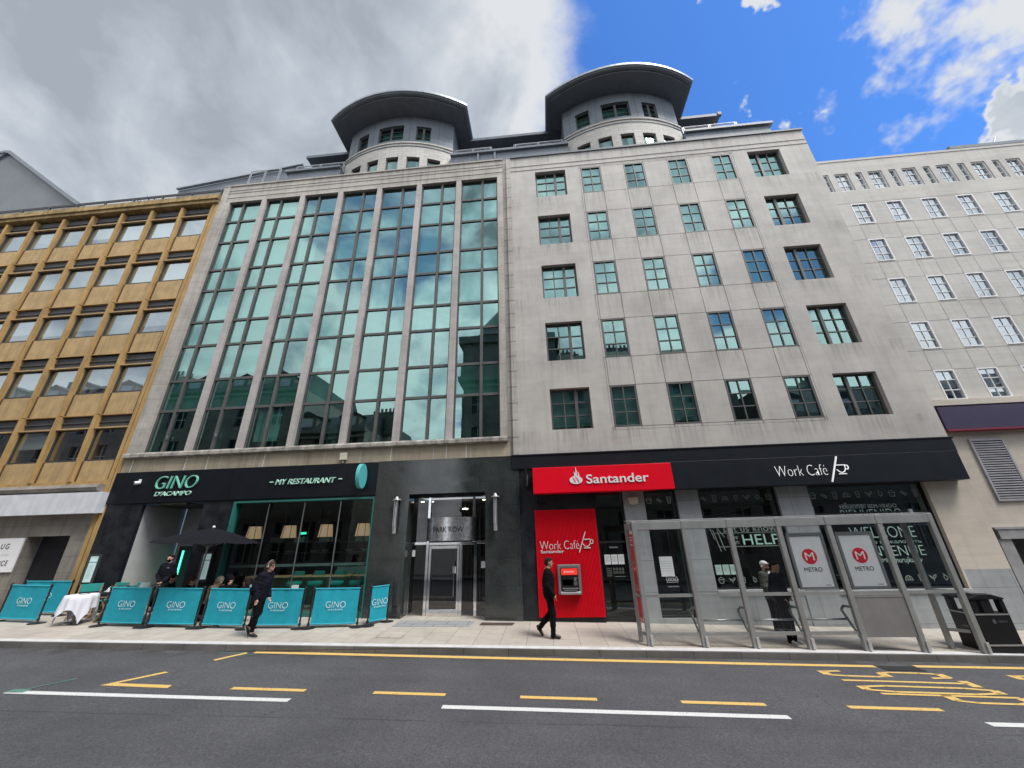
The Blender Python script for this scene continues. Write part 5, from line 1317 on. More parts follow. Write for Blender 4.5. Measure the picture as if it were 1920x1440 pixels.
items = [('book_row', 'pale row of books on the dark shelving, left', -10.75, -10.25, 2.28, .22), ('book_row', 'pale row of books on the dark shelving, by the second lamp', -9.75, -9.35, 2.28, .22), ('book_row', 'pale row of books on the shelving, centre', -8.75, -8.2, 2.28, .20), ('book_row', 'pale row of books on the shelving, right', -7.3, -6.8, 2.28, .24)]
for nm, lab, x0, x1, z, h in items:
    b = MB(((x0+x1)/2, 2.42, z)); x = x0
    while x < x1: wd = rr.uniform(.025, .05); b.box(x, x+wd-.004, 2.34, 2.5, z, z+h*rr.uniform(.75, 1)); x += wd
    tag(b.build(nm, mat('pale book spines', (.30, .36, .34), .8, var=.5, vs=25)), lab, 'books', 'book rows on the restaurant shelves')
k = 0
for x in (-10.5, -9.9, -8.9, -8.45, -7.5, -6.9):
    b = MB((x, 2.4, 1.92)); b.lathe((x, 2.42, 1.92), [(.10, 0), (.16, .05), (.17, .07)], 16)
    tag(b.build('bowl', mat('pale crockery', (.33, .38, .37), .4), smooth=True), 'pale stacked bowl on the lower restaurant shelf', 'bowl', 'bowls on the restaurant shelf')
b = MB((-8.9, 2.1, 2.62)); b.box(-9.45, -9.25, 2.2, 2.25, 2.56, 2.64); tag(b.build('exit_sign', mat('green exit light', (.1, .6, .4), .5, emit=(.05, .9, .6), es=1.2)), 'small glowing green sign over the restaurant shelving', 'sign')
b = MB((-6.6, .85, 1.25)); b.box(-7.15, -6.0, .98, 1.02, 1.25, 1.48); tag(b.build('counter_screen', mat('frosted screen', (.26, .33, .30), .5)), 'pale low screen standing on the right end of the counter', 'screen')
b = MB((-7.6, .3, 1.6)); b.box(-10.4, -5.8, .14, .16, 1.56, 1.64); tag(b.build('window_band', mat('frosted band', (.16, .19, .18), .6)), 'grey frosted band running across the restaurant window', 'window band')

# ================================================================== people: bodies grown from smooth distance fields
def _seg(P, a, b, ra, rb):
    a, b = np.array(a, float), np.array(b, float); ba = b-a; L = ba @ ba + 1e-9
    t = np.clip(((P-a) @ ba)/L, 0, 1)
    return np.linalg.norm(P-a-t[..., None]*ba, axis=-1) - (ra+(rb-ra)*t)
def _ell(P, c, r, rot=None):
    q = P-np.array(c, float)
    if rot is not None: q = q @ np.array(rot)
    r = np.array(r, float); k0 = np.linalg.norm(q/r, axis=-1); k1 = np.linalg.norm(q/(r*r), axis=-1)+1e-9
    return k0*(k0-1)/k1
def grow(name, prims, mats, parent=None, h=.010, k=.02, wob=0.0, seed=0):
    """one continuous skin round all prims: ('c',a,b,ra,rb,mat[,k]) or ('e',centre,radii,mat[,k,rot])"""
    bb = []
    for p in prims:
        if p[0] == 'c': a, b = np.array(p[1]), np.array(p[2]); r = max(p[3], p[4]); bb.append((np.minimum(a, b)-r, np.maximum(a, b)+r))
        else: c, r = np.array(p[1]), max(p[2]); bb.append((c-r, c+r))
    lo = np.min([x[0] for x in bb], 0)-4*h; hi = np.max([x[1] for x in bb], 0)+4*h
    n = np.ceil((hi-lo)/h).astype(int)+1
    D = np.full(n, .2); M = np.zeros(n, np.int8); best = np.full(n, 9.0)
    ax = [lo[i]+h*np.arange(n[i]) for i in range(3)]
    for p, (a, b) in zip(prims, bb):
        i0 = np.maximum(((a-lo-.05)/h).astype(int), 0); i1 = np.minimum(((b-lo+.05)/h).astype(int)+2, n)
        sl = tuple(slice(i0[i], i1[i]) for i in range(3))
        P = np.stack(np.meshgrid(*[ax[i][sl[i]] for i in range(3)], indexing='ij'), -1)
        if p[0] == 'c': d = _seg(P, *p[1:5]); mi = p[5]; kk = p[6] if len(p) > 6 else k
        else: d = _ell(P, p[1], p[2], p[5] if len(p) > 5 else None); mi = p[3]; kk = p[4] if len(p) > 4 else k
        o = D[sl]; hh = np.maximum(kk-np.abs(o-d), 0)/kk
        D[sl] = np.minimum(o, d)-hh*hh*kk*.25
        bs = best[sl]; mk = d < bs; M[sl][mk] = mi; bs[mk] = d[mk]
    if wob:
        X, Y, Z = np.meshgrid(*ax, indexing='ij')
        D += wob*(np.sin(X*31+Z*23+seed)*np.sin(Y*37-Z*41+seed*2)+.6*np.sin(Z*67+X*29+Y*17+seed))
    S = D < 0
    c = [S[i:n[0]-1+i, j:n[1]-1+j, l:n[2]-1+l] for i in (0, 1) for j in (0, 1) for l in (0, 1)]
    cnt = sum(x.astype(np.int8) for x in c); act = (cnt > 0) & (cnt < 8)
    idx = -np.ones(act.shape, int); ids = np.argwhere(act); idx[act] = np.arange(len(ids))
    acc = np.zeros((len(ids), 3)); w_ = np.zeros(len(ids))
    corners = [(i, j, l) for i in (0, 1) for j in (0, 1) for l in (0, 1)]
    val = [D[ids[:, 0]+i, ids[:, 1]+j, ids[:, 2]+l] for i, j, l in corners]
    for a in range(8):
        for b in range(a+1, 8):
            df = np.array(corners[b])-np.array(corners[a])
            if np.abs(df).sum() != 1: continue
            va, vb = val[a], val[b]; m = (va < 0) != (vb < 0); t = np.where(m, va/(va-vb+1e-12), 0)
            acc += np.where(m[:, None], np.array(corners[a])+t[:, None]*df, 0); w_ += m
    V = lo+h*(ids+acc/np.maximum(w_, 1)[:, None])
    F = []
    for axn in range(3):
        u, v = [(1, 2), (2, 0), (0, 1)][axn]
        s0 = [slice(None)]*3; s1 = [slice(None)]*3; s0[axn] = slice(0, -1); s1[axn] = slice(1, None)
        A, B = S[tuple(s0)], S[tuple(s1)]; E = np.argwhere(A != B)
        E = E[(E[:, u] > 0) & (E[:, v] > 0) & (E[:, u] < act.shape[u]) & (E[:, v] < act.shape[v]) & (E[:, axn] < act.shape[axn])]
        def g(du, dv):
            q = E.copy(); q[:, u] -= du; q[:, v] -= dv; return idx[q[:, 0], q[:, 1], q[:, 2]]
        quad = np.stack([g(1, 1), g(0, 1), g(0, 0), g(1, 0)], 1)
        flip = ~A[E[:, 0], E[:, 1], E[:, 2]]; quad[flip] = quad[flip][:, ::-1]
        F.append(quad)
    F = np.concatenate(F); F = F[(F >= 0).all(1)]
    me = bpy.data.meshes.new(name); me.from_pydata(V.tolist(), [], F.tolist())
    for m_ in mats: me.materials.append(m_)
    fc = V[F].mean(1); gi = np.clip(np.rint((fc-lo)/h).astype(int), 0, n-1)
    me.polygons.foreach_set('material_index', M[gi[:, 0], gi[:, 1], gi[:, 2]].astype(np.int32))
    me.polygons.foreach_set('use_smooth', [True]*len(F)); me.update()
    ob = bpy.data.objects.new(name, me); COL.objects.link(ob)
    if parent: ob.parent = parent
    return ob
def unit(v): v = np.array(v, float); return v/np.linalg.norm(v)
def hand(pr, w, d, side, m, curl=.5):
    """palm, four fingers of unequal length and a side thumb; d = direction of the hand"""
    w = np.array(w, float); d = unit(d); s = unit(np.cross(d, [0, 0, 1])) if abs(d[2]) < .95 else np.array([1., 0, 0]); nrm = unit(np.cross(s, d))*side
    pc = w+d*.045
    pr += [('c', w, pc+d*.03, .022, .020, m, .015), ('c', pc+s*.018, pc+d*.035+s*.02, .016, .014, m, .012), ('c', pc-s*.018, pc+d*.035-s*.02, .016, .014, m, .012)]
    for q, L in ((-.027, .055), (-.009, .066), (.009, .062), (.027, .048)):
        a = w+d*.085+s*q; b = a+unit(d+nrm*curl*.5)*L*.55; c = b+unit(d+nrm*curl*1.6)*L*.5
        pr += [('c', a, b, .0095, .0088, m, .006), ('c', b, c, .0088, .0072, m, .006)]
    a = w+d*.03+s*.022; b = a+unit(d+s*1.1)*.035; pr += [('c', a, b, .013, .011, m, .01), ('c', b, b+unit(d+s*.2)*.028, .011, .009, m, .006)]
def head_prims(c, yaw, tilt, m):
    """head facing +x turned by yaw (deg) about z and tilted forward"""
    c = np.array(c, float); ca, sa = math.cos(R(yaw)), math.sin(R(yaw)); ct, st = math.cos(R(tilt)), math.sin(R(tilt))
    Rz = np.array([[ca, -sa, 0], [sa, ca, 0], [0, 0, 1]]); Ry = np.array([[ct, 0, st], [0, 1, 0], [-st, 0, ct]]); M_ = Rz @ Ry
    T = lambda x, y, z: c+M_ @ np.array([x, y, z])
    rot = M_
    return [('e', T(-.008, 0, .02), (.098, .077, .098), m, .02, rot), ('e', T(.028, 0, -.045), (.060, .056, .070), m, .03, rot), ('e', T(.055, 0, -.088), (.028, .026, .024), m, .02),
            ('c', T(.088, 0, .008), T(.108, 0, -.028), .009, .014, m, .012), ('c', T(.082, -.018, -.060), T(.082, .018, -.060), .008, .008, m, .008),
            ('c', T(.078, -.035, .018), T(.078, .035, .018), .014, .014, m, .012), ('e', T(0, .078, -.005), (.022, .010, .032), m, .008, rot), ('e', T(0, -.078, -.005), (.022, .010, .032), m, .008, rot)], T, M_
def person(loc, rz, label, J, skin, top, legs, shoe, hair, hairstyle='short', jacket_len=.0, loose=.012, sole=None, group=None, h=.010, yaw=0, tilt=0, ankle_skin=False, hood=None, extra=None):
    Hd = np.array(J['head']); hp, T, M_ = head_prims(Hd, yaw, tilt, 0)
    N = np.array(J['neck']); Pv = np.array(J['pelvis']); Ch = np.array(J['chest'])
    pr = list(hp) + [('c', N, Hd+np.array([-.01, 0, -.03]), .058, .052, 0, .03), ('e', Ch, (.105, .165, .20), 0, .05), ('e', (Ch+Pv)/2, (.10, .14, .20), 0, .05), ('e', Pv, (.115, .165, .13), 0, .05), ('c', np.array(J['shL']), np.array(J['shR']), .065, .065, 0, .05), ('c', Ch+[0, 0, .1], N, .09, .06, 0, .05)]
    for s_, sd in (('L', 1), ('R', -1)):
        sh, el, wr = (np.array(J[q+s_]) for q in ('sh', 'el', 'wr')); hp_, kn, an, to = (np.array(J[q+s_]) for q in ('hip', 'kn', 'an', 'toe'))
        pr += [('c', sh, el, .056, .042, 0, .04), ('c', el, wr, .041, .028, 0, .02)]
        hand(pr, wr, J.get('hd'+s_, wr-el), sd, 0)
        pr += [('c', hp_, kn, .078, .048, 0, .04), ('c', kn, kn*.55+an*.45+np.array([-.006, 0, 0]), .047, .044, 0, .03), ('c', kn*.55+an*.45, an, .042, .032, 0, .03), ('c', an, to, .036, .026, 0, .02), ('e', an-[0, 0, .02], (.045, .034, .045), 0, .02)]
    body = grow('person', pr, [skin], None, h, .02)
    body.location = loc; body.rotation_euler.z = rz; tag(body, label, 'person', group)
    L = loose
    ja = [('e', Ch, (.115+L, .178+L, .215), 0, .06), ('e', (Ch+Pv)/2, (.112+L, .155+L, .22), 0, .06), ('c', np.array(J['shL']), np.array(J['shR']), .072, .072, 0, .06), ('c', Ch+[0, 0, .12], N-[0, 0, .01], .095, .068, 0, .05), ('c', N-[0, 0, .03], N+[.005, 0, .015], .070, .066, 0, .02)]
    ja.append(('e', Pv+[0, 0, .02-jacket_len*.5], (.112+L*.8, .165+L*.8, .13+jacket_len*.6), 0, .06))
    for s_ in 'LR':
        sh, el, wr = (np.array(J[q+s_]) for q in ('sh', 'el', 'wr'))
        ja += [('c', sh, el, .068+L*.6, .054+L*.6, 0, .05), ('c', el, wr+unit(wr-el)*-.005, .054+L*.6, .040+L*.4, 0, .03)]
    if hood is not None: ja += hood(T, N)
    grow('jacket', ja, [top], body, h, .022, wob=.0034, seed=len(label))
    tr = [('e', Pv-[0, 0, .01], (.122, .172, .125), 0, .05)]
    for s_ in 'LR':
        hp_, kn, an = (np.array(J[q+s_]) for q in ('hip', 'kn', 'an'))
        up = unit(kn-an); end = an+up*(.07 if ankle_skin else -.01)
        tr += [('c', hp_, kn, .100, .074, 0, .05), ('c', kn, kn*.5+end*.5-np.array([.008, 0, 0]), .074, .060 if ankle_skin else .070, 0, .03), ('c', kn*.5+end*.5, end, .062, .046 if ankle_skin else .060, 0, .03)]
    grow('trousers', tr, [legs], body, h, .03, wob=.0018, seed=3)
    for s_ in 'LR':
        an, to = np.array(J['an'+s_]), np.array(J['toe'+s_]); d = to-an; hl = an-unit([d[0], d[1], 0])*.035-[0, 0, .035] if abs(d[2]) < .09 else an-unit(d)*.03-[.03, 0, .0]
        dn = np.array([0, 0, -.016]) if abs(d[2]) < .09 else unit(np.cross(np.cross(d, [0, 0, 1]), d))*-.016
        sp = [('c', an+[0, 0, -.01], hl, .042, .034, 0, .02), ('c', hl, to, .035, .030, 0, .02), ('c', an, to, .038, .028, 0, .02)]
        if sole is not None: sp += [('c', hl+dn*1.6, to+dn*1.2, .030, .026, 1, .004)]
        grow('shoe', sp, [shoe, sole or shoe], body, h, .02)
    if hair is not None:
        if hairstyle == 'short': hs = [('e', T(-.016, 0, .036), (.100, .083, .094), 0, .02, M_), ('e', T(-.055, 0, -.01), (.055, .072, .07), 0, .02, M_), ('e', T(.04, 0, .092), (.05, .06, .028), 0, .02, M_)]
        elif hairstyle == 'crop': hs = [('e', T(-.014, 0, .036), (.094, .080, .082), 0, .02, M_), ('e', T(-.055, 0, .0), (.046, .068, .055), 0, .02, M_)]
        elif hairstyle == 'long': hs = [('e', T(-.020, 0, .034), (.110, .096, .102), 0, .02, M_), ('c', T(-.07, .03, 0), T(-.14, .03, -.19), .072, .045, 0, .03), ('c', T(-.07, -.03, 0), T(-.13, -.035, -.20), .072, .045, 0, .03), ('c', T(-.02, .080, .0), T(-.03, .082, -.15), .034, .022, 0, .02), ('c', T(-.02, -.080, .0), T(-.03, -.082, -.15), .034, .022, 0, .02)]
        else: hs = [('e', T(-.02, 0, .036), (.102, .088, .096), 0, .02, M_), ('e', T(-.06, 0, -.05), (.06, .085, .09), 0, .03, M_)]
        grow('hair', hs, [hair], body, .009, .02, wob=.0025, seed=5)
    if extra: extra(body, T, M_, J)
    # eyes and brows
    e = MB()
    for y in (-.031, .031):
        e.lathe(T(.086, y, .006), [(.001, -.009), (.009, -.004), (.010, .0), (.009, .004), (.001, .009)], 10)
    ey = e.build('eyes', DARK, body, smooth=True)
    return body
def stand(H=1.75, stride=None):
    s = H/1.75
    J = dict(pelvis=(0, 0, .95), chest=(0, 0, 1.26), neck=(0, 0, 1.48), head=(.025, 0, 1.635), shL=(0, .165, 1.41), elL=(-.03, .225, 1.13), wrL=(.02, .235, .89), shR=(0, -.165, 1.41), elR=(-.03, -.225, 1.13), wrR=(.02, -.235, .89),
             hipL=(0, .085, .93), knL=(.02, .095, .51), anL=(0, .10, .085), toeL=(.14, .11, .035), hipR=(0, -.085, .93), knR=(.02, -.095, .51), anR=(0, -.10, .085), toeR=(.14, -.11, .035))
    J.update(stride or {})
    return {k: tuple(np.array(v)*s) for k, v in J.items()}
def sit(lean=.12, H=1.72, arms=None):
    J = dict(pelvis=(0, 0, .50), chest=(lean*.6, 0, .80), neck=(lean, 0, 1.02), head=(lean+.05, 0, 1.165), shL=(lean*.9, .165, .96), elL=(lean+.08, .22, .70), wrL=(lean+.30, .12, .76), shR=(lean*.9, -.165, .96), elR=(lean+.08, -.22, .70), wrR=(lean+.30, -.12, .76),
             hipL=(0, .09, .48), knL=(.42, .11, .50), anL=(.40, .11, .085), toeL=(.54, .12, .035), hipR=(0, -.09, .48), knR=(.42, -.11, .50), anR=(.40, -.11, .085), toeR=(.54, -.12, .035))
    J.update(arms or {}); s = H/1.75
    return {k: tuple(np.array(v)*s) for k, v in J.items()}

# man walking past the cash machine
J = stand(1.77, dict(wrR=(.10, -.20, .93), elR=(-.05, -.225, 1.13), wrL=(.10, .20, .95), elL=(-.04, .22, 1.13), head=(.04, 0, 1.635), chest=(.01, 0, 1.26),
    hipL=(0, .085, .93), knL=(.05, .09, .53), anL=(-.26, .09, .20), toeL=(-.20, .10, .055), hipR=(0, -.085, .93), knR=(.075, -.09, .51), anR=(.05, -.09, .085), toeR=(.20, -.10, .035)))
person((-.05, -1.73, gz(-.05, -1.73)), R(4), 'man in black jacket and trousers walking past the red cash machine wall', J, SKIN2, BLACKC, BLACKC, SHOEB, HAIRB, 'short', .05, .040, yaw=4)
# woman walking with rucksack and headphones
def woman_extra(body, T, M_, J):
    b = MB()
    pts = [T(-.005, .104*math.cos(a), .01+.135*math.sin(a)) for a in np.linspace(0, math.pi, 12)]
    b.path(pts, .006)
    for y in (-.1, .1): b.cyl(T(-.005, y*.9, -.005), T(-.005, y*1.22, -.005), .028, .025, 14)
    b.build('headphones', mat('pale headphones', (.40, .36, .33), .4), body)
    b = MB()
    for y in (-.033, .033): b.cyl(T(.090, y, .008), T(.100, y*1.02, .006), .024, .022, 12)
    b.bar(T(.095, -.05, .016), T(.095, .05, .016), .006, .008); 
    for y in (-1, 1): b.bar(T(.092, .055*y, .014), T(.0, .082*y, .014), .006, .006)
    b.build('sunglasses', PLASTIC, body)
J = stand(1.70, dict(pelvis=(.0, 0, .96), chest=(.05, 0, 1.26), neck=(.08, 0, 1.47), head=(.135, 0, 1.62), shL=(.06, .15, 1.40), shR=(.06, -.15, 1.40), elR=(.0, -.20, 1.12), wrR=(.05, -.20, .88), elL=(.02, .20, 1.12), wrL=(.10, .20, .89),
    hipL=(0, .08, .93), knL=(-.02, .085, .53), anL=(-.23, .085, .19), toeL=(-.20, .09, .055), hipR=(0, -.08, .93), knR=(.06, -.085, .51), anR=(.02, -.085, .085), toeR=(.17, -.09, .035)))
wl = (-7.36, -2.26, gz(-7.36, -2.26))
person(wl, R(-2), 'woman with long brown hair in sunglasses, navy jacket and black leggings walking by', J, SKIN, NAVY, BLACKC, SHOEB, HAIRL, 'long', .10, .024, sole=WSOLE, ankle_skin=True, yaw=-4, extra=woman_extra)
rk = bpy.data.objects.new('rucksack', None); bpy.data.objects.remove(rk)
rk = grow('rucksack', [('e', (-.17, 0, 1.13), (.10, .14, .22), 0, .05), ('e', (-.20, 0, 1.02), (.085, .13, .13), 0, .05), ('e', (-.13, 0, 1.31), (.07, .11, .06), 0, .05),
    ('c', (-.10, .09, 1.37), (.06, .11, 1.45), .018, .018, 0), ('c', (.06, .11, 1.45), (.14, .11, 1.30), .018, .018, 0), ('c', (.14, .11, 1.30), (-.05, .15, 1.02), .016, .014, 0), ('c', (-.10, -.09, 1.37), (.06, -.11, 1.45), .018, .018, 0), ('c', (.06, -.11, 1.45), (.14, -.11, 1.30), .018, .018, 0), ('c', (.14, -.11, 1.30), (-.05, -.15, 1.02), .016, .014, 0)], [NAVY], None, .010, .02, wob=.002)
rk.location = wl; rk.rotation_euler.z = R(-2); tag(rk, 'dark rucksack with a pale tag on the back of the walking woman', 'rucksack')
b = MB(); b.box(-.245, -.20, -.142, -.128, 1.10, 1.16); b.build('tag', mat('pale blue tag', (.45, .58, .66), .5), rk)
# man waiting behind the shelter
J = stand(1.72, dict(elL=(-.06, .25, 1.13), wrL=(.10, .16, .97), elR=(-.06, -.25, 1.13), wrR=(.10, -.16, .97), hdL=(.5, -.5, -.6), hdR=(.5, .5, -.6), toeL=(.13, .14, .035), toeR=(.13, -.13, .035)))
def strip(body, T, M_, J):
    b = MB(); a, c = np.array(J['knR']), np.array(J['anR'])
    for y in (-1,): b.bar(tuple(a+[.055, .045, .06]), tuple(c+[.045, .035, .06]), .012, .012)
    b.build('trouser_piping', WSOLE, body)
person((5.49, -1.78, gz(5.49, -1.78)), R(-52), 'man in navy jacket standing with hands in pockets behind the bus shelter', J, SKIN2, NAVY, BLACKC, GREYSH, HAIRB, 'short', .06, .036, sole=WSOLE, yaw=-6, extra=strip)
# man with white headphones and cap further back
def cap_extra(body, T, M_, J):
    grow('cap', [('e', T(-.012, 0, .055), (.104, .088, .078), 0, .02, M_), ('c', T(.07, -.03, .065), T(.07, .03, .065), .018, .018, 0), ('e', T(.115, 0, .058), (.05, .06, .010), 1, .01, M_)], [mat('white cap cloth', (.55, .55, .54), .85), mat('grey peak', (.3, .3, .3), .7)], body, .009, .02)
    b = MB()
    for y in (-.09, .09): b.cyl(T(-.005, y*.9, -.01), T(-.005, y*1.15, -.01), .030, .026, 14)
    b.build('headphones', mat('matt white plastic', (.5, .5, .5), .6), body)
    grow('beard', [('e', T(.045, 0, -.075), (.05, .056, .045), 0, .02, M_)], [HAIRB], body, .008, .01)
    grow('shirt', [('e', np.array(J['chest'])+[.10, 0, .06], (.035, .05, .16), 0, .03)], [WHITE], body, .010, .02)
J = stand(1.63, dict(elL=(.02, .24, 1.12), wrL=(.20, .10, 1.06), elR=(.02, -.24, 1.12), wrR=(.20, -.10, 1.06)))
person((5.84, -.60, gz(5.84, -.60)), R(-60), 'bearded man with white headphones and cap in khaki jacket by the bank window', J, SKIN, KHAKI, BLACKC, SHOEB, None, 'short', .16, .03, yaw=-8, extra=cap_extra)
# doorman with face mask
def mask_extra(body, T, M_, J):
    grow('face_mask', [('e', T(.045, 0, -.052), (.062, .064, .052), 0, .02, M_)], [BLACKC], body, .008, .01)
    b = MB(); c = np.array(J['chest']); b.box(c[0]+.128, c[0]+.138, .05, .11, c[2]+.07, c[2]+.09); b.build('chest_badge', mat('grey badge', (.3, .3, .32), .6), body)
J = stand(1.66, dict(elL=(.0, .24, 1.12), wrL=(.17, .07, .93), elR=(.0, -.24, 1.12), wrR=(.17, -.05, .91)))
person((-12.66, .30, gz(-12.66, .3)), R(-78), 'doorman in black jacket and black face mask standing in the restaurant entrance', J, SKIN, NAVY, mat('brown trousers', (.12, .085, .07), .8), SHOEB, HAIRB, 'short', .06, .034, yaw=-4, extra=mask_extra)
# diners behind the banners, mostly hidden
def hood_fn(T, N): return [('e', T(-.022, 0, .03), (.112, .10, .112), 0, .03), ('c', T(-.06, 0, -.04), tuple(np.array(N)+[-.04, 0, 0]), .085, .09, 0, .05)]
def diner(x, y, rz, label, H, lean, skin, top, hair, style, hood=None, arms=None, yaw=0, tilt=15):
    person((x, y, gz(x, y)), R(rz), label, sit(lean, H, arms), skin, top, BLACKC, SHOEB, hair, style, 0, .02, group='diners behind the turquoise banners', h=.013, hood=hood, yaw=yaw, tilt=tilt)
diner(-11.72, -.75, 15, 'dark-haired diner in dark green leaning forward behind the second turquoise banner', 1.62, .26, SKIN2, mat('dark green cloth', (.012, .03, .024), .8), HAIRB, 'bob')
diner(-10.85, -.80, 20, 'red-haired diner seen from behind with white collar behind the third banner', 1.52, .12, SKIN, BLACKC, HAIRR, 'bob')
b = None
diner(-9.90, -.85, -20, 'diner in beige hood beside the parasol pole', 1.56, .22, SKIN, BEIGE, HAIRL, 'bob', hood=hood_fn)
diner(-9.42, -.95, -35, 'diner in black hood resting a hand against the mouth', 1.62, .22, SKIN, BLACKC, HAIRB, 'bob', hood=hood_fn, arms=dict(elR=(.36, -.14, .78), wrR=(.34, -.04, 1.02), hdR=(-.1, .2, .9)))
diner(-8.72, -.80, 175, 'dark-haired diner in black close behind the walking woman', 1.52, .22, SKIN2, BLACKC, HAIRB, 'bob')

# ================================================================== cafe banners
def banner_proto(wd):
    o = empty('cafe_barrier', (0, 0, 0), '-', 'barrier', 'turquoise barrier panels round the restaurant tables')
    b = MB()
    vs, fs = [], []; nx, nz = 16, 8
    for j in range(nz+1):
        for i in range(nx+1):
            u, v = i/nx, j/nz; vs.append((-wd/2+wd*u, .006*math.sin(u*9+v*3)*math.sin(v*3.1)+.004*math.sin(u*23), .10+.82*v))
    for j in range(nz):
        for i in range(nx): fs.append((j*(nx+1)+i, j*(nx+1)+i+1, (j+1)*(nx+1)+i+1, (j+1)*(nx+1)+i))
    b.add(vs, fs); p = b.build('banner', BANNER, o, smooth=True, recalc=False)
    t = MB(); t.text('GINO', -.26, .26, .47, .62, -.022, .003, bold=-.018); t.text("D'ACAMPO", -.18, .20, .405, .44, -.022, .003, spacing=1.3); t.build('lettering', mat('white print', (.72, .80, .80), .6) if 'white print' not in bpy.data.materials else bpy.data.materials['white print'], p)
    b = MB(); b.cyl((-wd/2-.03, 0, .93), (wd/2+.03, 0, .93), .017, n=10); b.cyl((-wd/2-.03, 0, .09), (wd/2+.03, 0, .09), .017, n=10); b.build('rail', BANHEM, o)
    for s_ in (-1, 1):
        b = MB(); x = s_*(wd/2+.045); b.cyl((x, 0, 0), (x, 0, .96), .022, n=12); b.lathe((x, 0, .96), [(.022, 0), (.028, .01), (.02, .03), (.001, .035)], 12); b.box(x-.03, x+.03, -.02, .02, .90, .95); b.box(x-.03, x+.03, -.02, .02, .07, .12); b.build('post', DARK, o)
        b = MB(); b.lathe((x, 0, 0), [(.19, 0), (.19, .012), (.05, .03), (.02, .05)], 24); b.build('base', DARK, o)
    return o
pts = [(-15.95, -1.32, -14.48, -1.42, 'turquoise banner barrier farthest left, beside the white-clothed table'),
       (-12.42, -1.55, -11.08, -1.57, 'turquoise banner barrier right of the white-clothed table'),
       (-10.96, -1.58, -9.58, -1.54, 'turquoise banner barrier below the left half of the parasol'),
       (-9.44, -1.53, -8.18, -1.53, 'turquoise banner barrier left of the walking woman, below the parasol tip'),
       (-8.06, -1.50, -6.74, -1.36, 'turquoise banner barrier directly behind the walking woman'),
       (-6.52, -1.33, -5.28, -1.06, 'turquoise banner barrier below the bar stools, right of the walking woman'),
       (-5.05, -.95, -4.72, -.38, 'turquoise banner barrier turned inwards next to the granite pier'),
       (-16.6, -.55, -15.05, -.45, 'turquoise banner barrier half hidden behind the farthest left one')]
for x0, y0, x1, y1, lab in pts:
    L = math.hypot(x1-x0, y1-y0)-.10
    o = banner_proto(L); cx, cy = (x0+x1)/2, (y0+y1)/2
    o.location = (cx, cy, gz(cx, cy)+.002); o.rotation_euler = (0, math.atan(-SL*math.cos(math.atan2(y1-y0, x1-x0))) * 1.0, math.atan2(y1-y0, x1-x0)); o['label'] = lab

# ================================================================== parasol, tables, chairs
px_, py_ = -10.45, -.9
o = empty('parasol', (px_, py_, gz(px_, py_)), 'big black parasol with grey pole shading the restaurant tables', 'parasol')
b = MB(); b.cyl((0, 0, .05), (0, 0, 2.52), .026, n=14); b.build('pole', POLEG, o, smooth=False)
b = MB(); b.lathe((0, 0, 0), [(.30, 0), (.30, .05), (.06, .09), (.04, .3)], 24); b.build('base', DARK, o)
b = MB(); n = 8; Rr_, zt, ze = 1.40, 2.49, 2.10
vs = []; fs = []
K = 6
for i in range(n*4):
    a = 2*math.pi*i/(n*4); rib = abs(((i % 4)/4.0)-.0)
    sag = 1-.045*math.sin(math.pi*(i % 4)/4)
    for k in range(K+1):
        u = k/K; rr_ = .10+(Rr_*sag-.10)*u; vs.append((rr_*math.cos(a), rr_*math.sin(a), zt-(zt-ze)*(u**1.15)-.03*math.sin(math.pi*(i % 4)/4)*u))
for i in range(n*4):
    j = (i+1) % (n*4)
    for k in range(K): fs.append((i*(K+1)+k, i*(K+1)+k+1, j*(K+1)+k+1, j*(K+1)+k))
b.add(vs, fs)
cn = b.build('canopy', PARASOL, o); m_ = cn.modifiers.new('s', 'SOLIDIFY'); m_.thickness = .006
b = MB(); b.lathe((0, 0, 2.45), [(.30, -.04), (.12, .02), (.03, .05)], 24); b.build('vent', PARASOL, o)
b = MB(); b.lathe((0, 0, 2.50), [(.03, 0), (.045, .03), (.03, .07), (.001, .08)], 12); b.build('finial', mat('white knob', (.75, .75, .75), .4), o, smooth=True)
b = MB()
for i in range(n):
    a = 2*math.pi*i/n; b.bar((.03*math.cos(a), .03*math.sin(a), 1.98), (.75*math.cos(a), .75*math.sin(a), 2.20), .012, .02); b.bar((.1*math.cos(a), .1*math.sin(a), 2.42), (1.38*math.cos(a), 1.38*math.sin(a), 2.075), .012, .018)
b.cyl((0, 0, 1.93), (0, 0, 2.03), .05, n=12); b.build('ribs', POLEG, o)
o.rotation_euler = (0, R(2.2), R(12))

def chair(x, y, rz, label):
    o = empty('folding_chair', (x, y, gz(x, y)), label, 'chair', 'wooden folding chairs at the left tables', R(rz))
    for s_ in (-1, 1):
        b = MB(); b.bar((.22, .23*s_, 0), (-.18, .23*s_, .62), .03, .035); b.bar((-.20, .23*s_, 0), (.20, .23*s_, .62), .03, .035); b.build('leg', WOOD, o)
        b = MB(); b.bar((-.24, .25*s_, .64), (.24, .25*s_, .64), .05, .025); b.build('armrest', WOOD, o)
        b = MB(); b.bar((-.20, .24*s_, .62), (-.25, .24*s_, .90), .03, .03); b.build('back_post', WOOD, o)
    b = MB(); b.bar((.20, -.23, .04), (.20, .23, .04), .03, .03); b.bar((-.2, -.23, .04), (-.2, .23, .04), .03, .03); b.bar((.1, -.23, .18), (.1, .23, .18), .025, .025); b.build('stretcher', WOOD, o)
    b = MB(); b.box(-.2, .2, -.22, .22, .43, .455); b.build('seat', TEALF, o, bevel=.008)
    b = MB(); b.box(-.265, -.23, -.26, .26, .68, .90); b.build('backrest', TEALF, o, bevel=.006)
